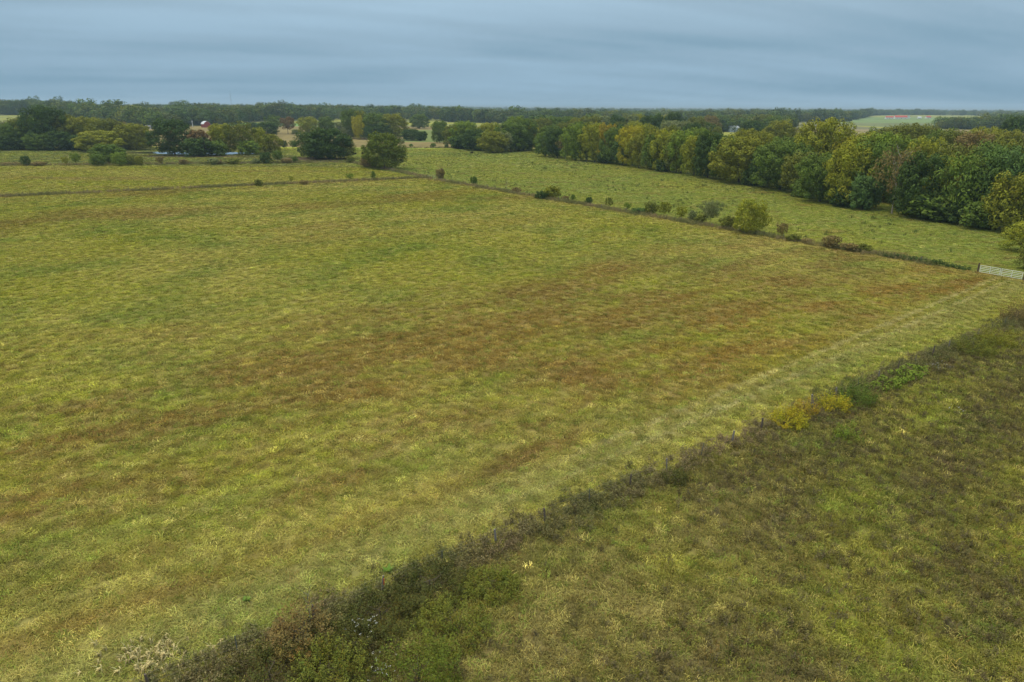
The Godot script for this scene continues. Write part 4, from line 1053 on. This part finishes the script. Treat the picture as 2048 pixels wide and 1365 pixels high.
func build_cows() -> void:
	var graze := cow_shape(true)
	var stand := cow_shape(false)
	var black := mat("black_hide", Color(0.012, 0.011, 0.012), 0.7)
	var red := mat("red_brown_hide", Color(0.060, 0.028, 0.018), 0.7)
	for c in [
		[-24.4, -421.5, 2.6, graze, black, "black cow grazing alone in the open pasture"], [-86.4, -407.8, 0.2, stand, black, "black cow standing between the round clump and the lone tree"],
		[-90.7, -405.5, 3.0, graze, black, "dark cow grazing left of the standing black cow"], [-36.3, -476.5, 2.9, stand, red, "reddish brown cow in the shade of the pasture grove"],
		[-32.6, -475.0, 0.3, graze, red, "second brown cow beside the reddish one by the pasture grove"],
	]:
		var o := thing("cow", ground(c[0], c[1]), c[2], c[5], "cow", "cattle in the pasture")
		part("body", c[3], c[4], o)

# ---------------------------------------------------------------- farm buildings
func gable(called: String, at: Vector2, w: float, d: float, eave: float, ridge: float, turn: float, wall_mat: Material, roof_mat: Material, label: String, group: String, gambrel := false, windows := 3) -> void:
	var o := thing(called, ground(at.x, at.y), turn, label, "barn" if called == "barn" else "shed" if called == "metal_shed" else "house", group)
	var wall := Shape.new()
	var prof := [Vector2(-d / 2, 0), Vector2(-d / 2, eave), Vector2(0, ridge), Vector2(d / 2, eave), Vector2(d / 2, 0)]
	if gambrel:
		prof = [Vector2(-d / 2, 0), Vector2(-d / 2, eave), Vector2(-d * 0.3, lerpf(eave, ridge, 0.66)), Vector2(0, ridge), Vector2(d * 0.3, lerpf(eave, ridge, 0.66)), Vector2(d / 2, eave), Vector2(d / 2, 0)]
	for s in [-1.0, 1.0]:
		for k in range(1, prof.size() - 1):
			wall.tri(Vector3(s * w / 2, prof[0].y - 0.2, prof[0].x), Vector3(s * w / 2, prof[k].y, prof[k].x), Vector3(s * w / 2, prof[k + 1].y - (0.2 if k == prof.size() - 2 else 0.0), prof[k + 1].x))
		wall.quad(Vector3(-w / 2, -0.2, s * d / 2), Vector3(-w / 2, eave, s * d / 2), Vector3(w / 2, eave, s * d / 2), Vector3(w / 2, -0.2, s * d / 2))
	part("wall", wall.mesh(), wall_mat, o)
	for k in range(1, prof.size() - 2):
		var a: Vector2 = prof[k]
		var b: Vector2 = prof[k + 1]
		var up := (b - a).normalized().orthogonal() * 0.12
		if up.y < 0: up = -up
		if k == 1: a -= (b - a).normalized() * 0.4
		if k == prof.size() - 3: b += (b - a).normalized() * 0.4
		var r := Shape.new()
		var e := w / 2 + 0.35
		var p := [Vector3(-e, a.y + 0.01, a.x), Vector3(e, a.y + 0.01, a.x), Vector3(e, b.y + 0.01, b.x), Vector3(-e, b.y + 0.01, b.x)]
		var u := Vector3(0, up.y, up.x)
		r.quad(p[0] + u, p[1] + u, p[2] + u, p[3] + u)
		r.quad(p[3], p[2], p[1], p[0])
		for i in 4: r.quad(p[i], p[(i + 1) % 4], p[(i + 1) % 4] + u, p[i] + u)
		part("roof_slope", r.mesh(), roof_mat, o)
	var dark := mat("window_glass", Color(0.03, 0.035, 0.04), 0.15, 0.5)
	for s in [-1.0, 1.0]:
		for i in windows:
			var x := (float(i) + 0.5) / windows * w - w / 2
			var g := Shape.new()
			if i == windows / 2: g.box(Vector3(x - 0.6, 0.0, s * d / 2 - 0.04), Vector3(x + 0.6, 2.1, s * d / 2 + 0.04))
			else: g.box(Vector3(x - 0.55, 1.0, s * d / 2 - 0.04), Vector3(x + 0.55, 2.2, s * d / 2 + 0.04))
			part("door" if i == windows / 2 else "window", g.mesh(), dark, o)
	var big := Shape.new()
	big.box(Vector3(w / 2 - 0.05, 0.0, -1.5), Vector3(w / 2 + 0.05, 3.0, 1.5))
	part("end_door", big.mesh(), mat("barn_door", Color(0.30, 0.28, 0.26), 0.7), o)

func build_farms() -> void:
	var white := mat("white_siding", Color(0.66, 0.66, 0.64), 0.7)
	var tin := mat("pale_tin", Color(0.60, 0.63, 0.66), 0.45, 0.5)
	var tinwall := mat("blue_white_tin", Color(0.50, 0.57, 0.65), 0.5)
	var red := mat("barn_red", Color(0.29, 0.065, 0.055), 0.8)
	var redroof := mat("red_roof", Color(0.42, 0.075, 0.060), 0.7)
	var greyroof := mat("grey_shingle", Color(0.16, 0.16, 0.165), 0.8)
	gable("barn", Vector2(-384, -895), 9.0, 8.2, 4.2, 7.4, 2.35, red, tin, "red barn with white roof at the edge of the left woodland", "", true)
	gable("metal_shed", Vector2(254, -829), 12.0, 9.0, 5.0, 6.8, 0.35, tinwall, tin, "pale blue-white metal shed among the trees right of centre", "")
	gable("metal_shed", Vector2(222, -880), 7.0, 5.0, 3.6, 5.0, 0.5, white, tin, "small white shed roof just left of the big metal shed", "")
	gable("farmhouse", Vector2(995, -1905), 19, 9, 4.2, 7.0, -0.1, white, redroof, "long white house with red roof, left of the far farm buildings", "buildings of the far farm")
	gable("farmhouse", Vector2(1030, -1915), 31, 12, 4.4, 8.6, -0.1, white, redroof, "biggest white building with red roof on the far farm", "buildings of the far farm")
	gable("farmhouse", Vector2(1092, -1990), 9, 8, 4.0, 9.0, 1.2, white, greyroof, "white gabled house with dark roof right of the red-roofed buildings", "buildings of the far farm")
	gable("farmhouse", Vector2(1128, -2000), 10, 6, 3.0, 5.0, 0.0, white, tin, "small white outbuilding on the far farm", "buildings of the far farm")
	gable("farmhouse", Vector2(1172, -2035), 13, 8, 3.4, 6.6, 0.1, white, redroof, "white house with red roof, rightmost of the far farm", "buildings of the far farm")
	gable("farmhouse", Vector2(-419, -822), 5, 4.5, 2.6, 4.2, 0.3, white, greyroof, "small white house half hidden at the left woodland edge", "")
	var o := thing("white_pole", ground(-405, -905), 0.0, "white upright pole left of the red barn", "pole")
	var s := Shape.new()
	s.rod(Vector3(0, -0.1, 0), Vector3(0, 7.0, 0), 0.45, 0.4, 10)
	part("shaft", s.mesh(), white, o)
	var s2 := Shape.new()
	s2.rod(Vector3(0, 7.0, 0), Vector3(0, 7.6, 0), 0.7, 0.4, 10)
	part("cap", s2.mesh(), white, o)
	# radio mast on the horizon
	var m := thing("radio_mast", ground(-1169, -3000), 0.0, "thin guyed radio mast on the left horizon", "mast")
	var steel := mat("mast_steel", Color(0.16, 0.16, 0.17), 0.6)
	var legs := Shape.new()
	var brace := Shape.new()
	var tall := 72.0
	for k in 3:
		var q := Vector3(cos(TAU * k / 3), 0, sin(TAU * k / 3)) * 0.6
		var q2 := Vector3(cos(TAU * (k + 1) / 3), 0, sin(TAU * (k + 1) / 3)) * 0.6
		legs.rod(q + Vector3.DOWN * 0.2, q + Vector3.UP * tall, 0.13, 0.13, 5)
		for i in 36:
			brace.rod(q + Vector3.UP * i * 2.0, q2 + Vector3.UP * (i + 1) * 2.0, 0.07, 0.07, 3)
	part("legs", legs.mesh(), steel, m)
	part("bracing", brace.mesh(), steel, m)
	for k in 3:
		for y in [36.0, 68.0]:
			var g := Shape.new()
			g.rod(Vector3(cos(TAU * k / 3), 0, sin(TAU * k / 3)) * 45.0, Vector3.UP * y, 0.03, 0.03, 3)
			part("guy_wire", g.mesh(), steel, m)

# ---------------------------------------------------------------- pond and far woods
func build_pond() -> void:
	var stl := SurfaceTool.new()
	stl.begin(Mesh.PRIMITIVE_TRIANGLES)
	var c := Vector3(-190, 0.02, -417)
	var ring := []
	for i in 40:
		var a := TAU * i / 40.0
		ring.append(c + Vector3(cos(a) * (38 + 4 * sin(a * 3.0)), 0, sin(a) * (13 + 1.6 * sin(a * 2.0 + 1.0) + cos(a) * 2.0)))
	for i in 40:
		stl.add_vertex(c); stl.add_vertex(ring[i]); stl.add_vertex(ring[(i + 1) % 40])
	stl.generate_normals()
	var water := StandardMaterial3D.new()
	water.resource_name = "pond_water"
	water.albedo_color = lin(0.03, 0.035, 0.03)
	water.roughness = 0.06
	water.metallic_specular = 0.5
	var o := part("pond", stl.commit(), water, self)
	tag(o, "still farm pond reflecting the pale sky behind the dark oak", "pond", "", "structure")

func build_woods() -> void:
	var kinds := [crown(0.03, 0.50, 20, 52, 0.20, 0.046, 0.06, 0.2), crown(0.03, 0.58, 18, 56, 0.20, 0.046, 0.14, 0.28), crown(0.03, 0.55, 22, 50, 0.18, 0.044, 0.04, 0.24)]
	var lm := leafy("woodland_leaves", Color.WHITE)
	var keys := ["dark", "dark", "green", "green", "green", "green", "olive", "olive", "blue", "duskgold", "bright", "grey"]
	for w in WOODS:
		var list := []
		var pts: Array = w[1]
		for k in pts.size() - 1:
			var a := Vector2(pts[k][0], pts[k][1])
			var b := Vector2(pts[k + 1][0], pts[k + 1][1])
			var n := int(absf(b.x - a.x) * w[2] / w[3]) + int(a.distance_to(b) / 9.0)
			for i in n:
				var q := a.lerp(b, rng.randf())
				var deep: float = 0.0 if i % 4 == 0 else rng.randf() * w[2]
				q += q.normalized() * (deep + rng.randf() * 6.0)
				if absf(q.x / -q.y - 0.3065) < 0.030 and q.y > -826.0 and q.y < -420.0: continue
				if absf(q.x + 392.0) < 26.0 and absf(q.y + 905.0) < 40.0: continue
				if w[2] > 200 and n_big.get_noise_2d(q.x * 0.55, q.y * 0.28) < -0.10: continue
				list.append(wood_tree(q, w[4], w[5], keys))
		scatter("woodland", w[0], "woodland", kinds, lm, list)
	var far := []
	var d := 1500.0
	while d < 8200.0:
		var x := -d * 0.82
		while x < d * 0.82:
			x += rng.randf_range(6, 17) * (1.0 + d / 6000.0)
			var q := Vector2(x, -d + rng.randfn(0, d * 0.02))
			var side := x / d
			if side > 0.47 and side < 0.66 and d < 2750.0: continue
			if n_big.get_noise_2d(q.x * 0.05, q.y * 0.05) < -0.28: continue
			far.append(wood_tree(q, 11, 19, keys))
		d *= 1.085
	scatter("distant_woods", "hazy blue bands of distant woods along the horizon", "woodland", kinds, lm, far)

func wood_tree(q: Vector2, h0: float, h1: float, keys: Array) -> Array:
	var h := rng.randf_range(h0, h1) * (1.0 + 0.25 * n_big.get_noise_2d(q.x * 0.3, q.y * 0.3))
	if rng.randf() < 0.05: h *= rng.randf_range(1.15, 1.4)
	var w := h * rng.randf_range(0.7, 1.2)
	var c: Color = TINT[keys[rng.randi() % keys.size()]].lerp(TINT["green"], 0.2) * rng.randf_range(0.55, 1.05)
	c.a = 1.0
	return [Transform3D(Basis(Vector3.UP, rng.randf() * TAU).scaled(Vector3(w, h, w)), Vector3(q.x, hill(q.x, q.y), q.y)), c]

# ---------------------------------------------------------------- sky
func sky_texture() -> ImageTexture:
	var w := 2048
	var h := 1024
	var im := Image.create(w, h, false, Image.FORMAT_RGBF)
	im.fill(Color(0.16, 0.17, 0.12))
	var cl := FastNoiseLite.new()
	cl.seed = 58
	cl.frequency = 0.35
	cl.fractal_octaves = 5
	cl.domain_warp_enabled = true
	cl.domain_warp_amplitude = 1.6
	cl.domain_warp_frequency = 0.25
	var soft := FastNoiseLite.new()
	soft.seed = 63
	soft.frequency = 0.12
	soft.fractal_octaves = 3
	for j in h / 2 + 1:
		var el := PI / 2 - (j + 0.5) / h * PI
		var up := sin(maxf(el, 0.0))
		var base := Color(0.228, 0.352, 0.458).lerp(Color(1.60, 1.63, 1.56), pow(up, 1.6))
		for i in w:
			var az := (i + 0.5) / w * TAU - PI
			# cloud sheets overhead, foreshortened towards the horizon
			var flat := 1.0 / (up + 0.10)
			var px := sin(az) * flat
			var pz := -cos(az) * flat
			var k := cl.get_noise_2d(px * 0.9 + 3.0, pz * 3.0 + 1.2 * px) * 0.55 + soft.get_noise_2d(px + 40.0, pz * 2.2) * 0.8
			var c := base * (1.0 + k * 0.31)
			var blue := clampf(-k, 0, 0.6)
			c = Color(c.r * (1.0 - 0.22 * blue), c.g * (1.0 - 0.03 * blue), c.b * (1.0 + 0.03 * blue))
			im.set_pixel(i, j, c)
	return ImageTexture.create_from_image(im)

func _ready() -> void:
	rng.seed = 20240917
	var cam := Camera3D.new()
	cam.name = "camera"
	cam.position = Vector3(0, EYE, 0)
	cam.rotation_order = EULER_ORDER_YXZ
	cam.rotation_degrees = Vector3(-18.95, 0, 0.3)
	cam.fov = 53.0
	cam.near = 0.1
	cam.far = 14000.0
	add_child(cam)
	cam.current = true
	for e in [[n_fine, 3, 0.45, 2], [n_mid, 11, 0.075, 4], [n_big, 29, 0.014, 3]]:
		e[0].seed = e[1]
		e[0].frequency = e[2]
		e[0].fractal_octaves = e[3]
	var env := Environment.new()
	env.background_mode = Environment.BG_SKY
	var sky := Sky.new()
	var pano := PanoramaSkyMaterial.new()
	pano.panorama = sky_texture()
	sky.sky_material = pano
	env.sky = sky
	env.tonemap_mode = Environment.TONE_MAPPER_LINEAR
	env.tonemap_exposure = 1.18
	env.sdfgi_enabled = true
	env.ssao_enabled = true
	env.ssil_enabled = true
	env.fog_enabled = true
	env.fog_density = 0.00011
	env.fog_light_color = Color(0.72, 0.82, 0.90)
	var world := WorldEnvironment.new()
	world.name = "world"
	world.environment = env
	add_child(world)
	var sun := DirectionalLight3D.new()
	sun.name = "sun"
	sun.light_energy = 0.5
	sun.light_angular_distance = 11.0
	sun.light_color = Color(1.0, 0.93, 0.80)
	sun.shadow_enabled = true
	add_child(sun)
	sun.look_at_from_position(Vector3(-50, 100, -15), Vector3.ZERO)
	print("ground"); build_ground()
	build_pond()
	print("grass"); build_grass()
	print("trees"); make_tree_kinds()
	build_trees()
	build_woods()
	build_shrubs()
	vine_bank("vine_hedge", Vector2(70.9, -130.6), Vector2(80.3, -118.0), 1.5, 1.3, "dark", "long dark green vine smothering the far fence beside the white gates", "vine")
	vine_bank("vine_bank", Vector2(36.5, -63.5), Vector2(44.8, -69.6), 1.3, 2.4, "bright", "bright green vine mat spilling over the near fence", "vine")
	dead_sapling(xz(FAR_S, 157.0), 5.0, "bare leafless sapling on the far fence")
	dead_sapling(Vector2(-10.9, -30.2), 2.6, "bare grey sapling leaning in the near brambles")
	flower_clump(Vector2(-7.6, -29.6), "white wildflowers in the brambles by the near fence", 0.45, 26)
	flower_clump(Vector2(-6.2, -26.6), "white wildflowers at the bottom edge beside the leafy bush", 0.4, 22)
	flower_clump(Vector2(46.0, -69.0), "white wildflowers right of the bright vine mat", 0.6, 22)
	flower_clump(Vector2(41.0, -57.5), "white wildflowers standing in the weedy field", 0.5, 12)
	var dead := []
	for i in 80:
		var q := Vector2(rng.randfn(-18.6, 1.5), rng.randfn(-28.0, 0.7))
		var c := Color(0.600, 0.490, 0.240) * rng.randf_range(0.6, 1.15)
		c.a = 1.0
		dead.append(spot(q.x, q.y, rng.randf_range(0.5, 0.9), rng.randf_range(1.0, 1.8), c))
	scatter("withered_weeds", "pale withered weeds at the bottom left by the near fence", "weeds", [tuft(9, 0.3, 0.3, 0.035, 1.5)], leafy("grass_blades", Color.WHITE), dead)
	for d in [[-7.5, -35.0, 0.55, "bright green leafy dock plant in the hay field above the brambles"], [-15.2, -32.4, 0.35, "small green dock plant in the hay field left of the brambles"]]:
		var o := thing("dock_plant", ground(d[0], d[1]), rng.randf() * TAU, d[3], "plant", "green plants standing in the mown hay")
		var sh := Shape.new()
		for i in 26:
			var a := rng.randf() * TAU
			var out: Vector3 = Vector3(cos(a), rng.randf_range(0.3, 1.2), sin(a)).normalized() * d[2] * rng.randf_range(0.6, 1.0)
			var side := Vector3(-sin(a), 0, cos(a)) * 0.06
			sh.tri(Vector3.ZERO, out * 0.55 + side, out)
			sh.tri(Vector3.ZERO, out, out * 0.55 - side)
		part("leaves", sh.mesh(), leafy("dock_leaf", Color(0.150, 0.260, 0.045)), o)
	print("fences"); build_fences()
	build_farms()
	print("cows"); build_cows()
	print("done")
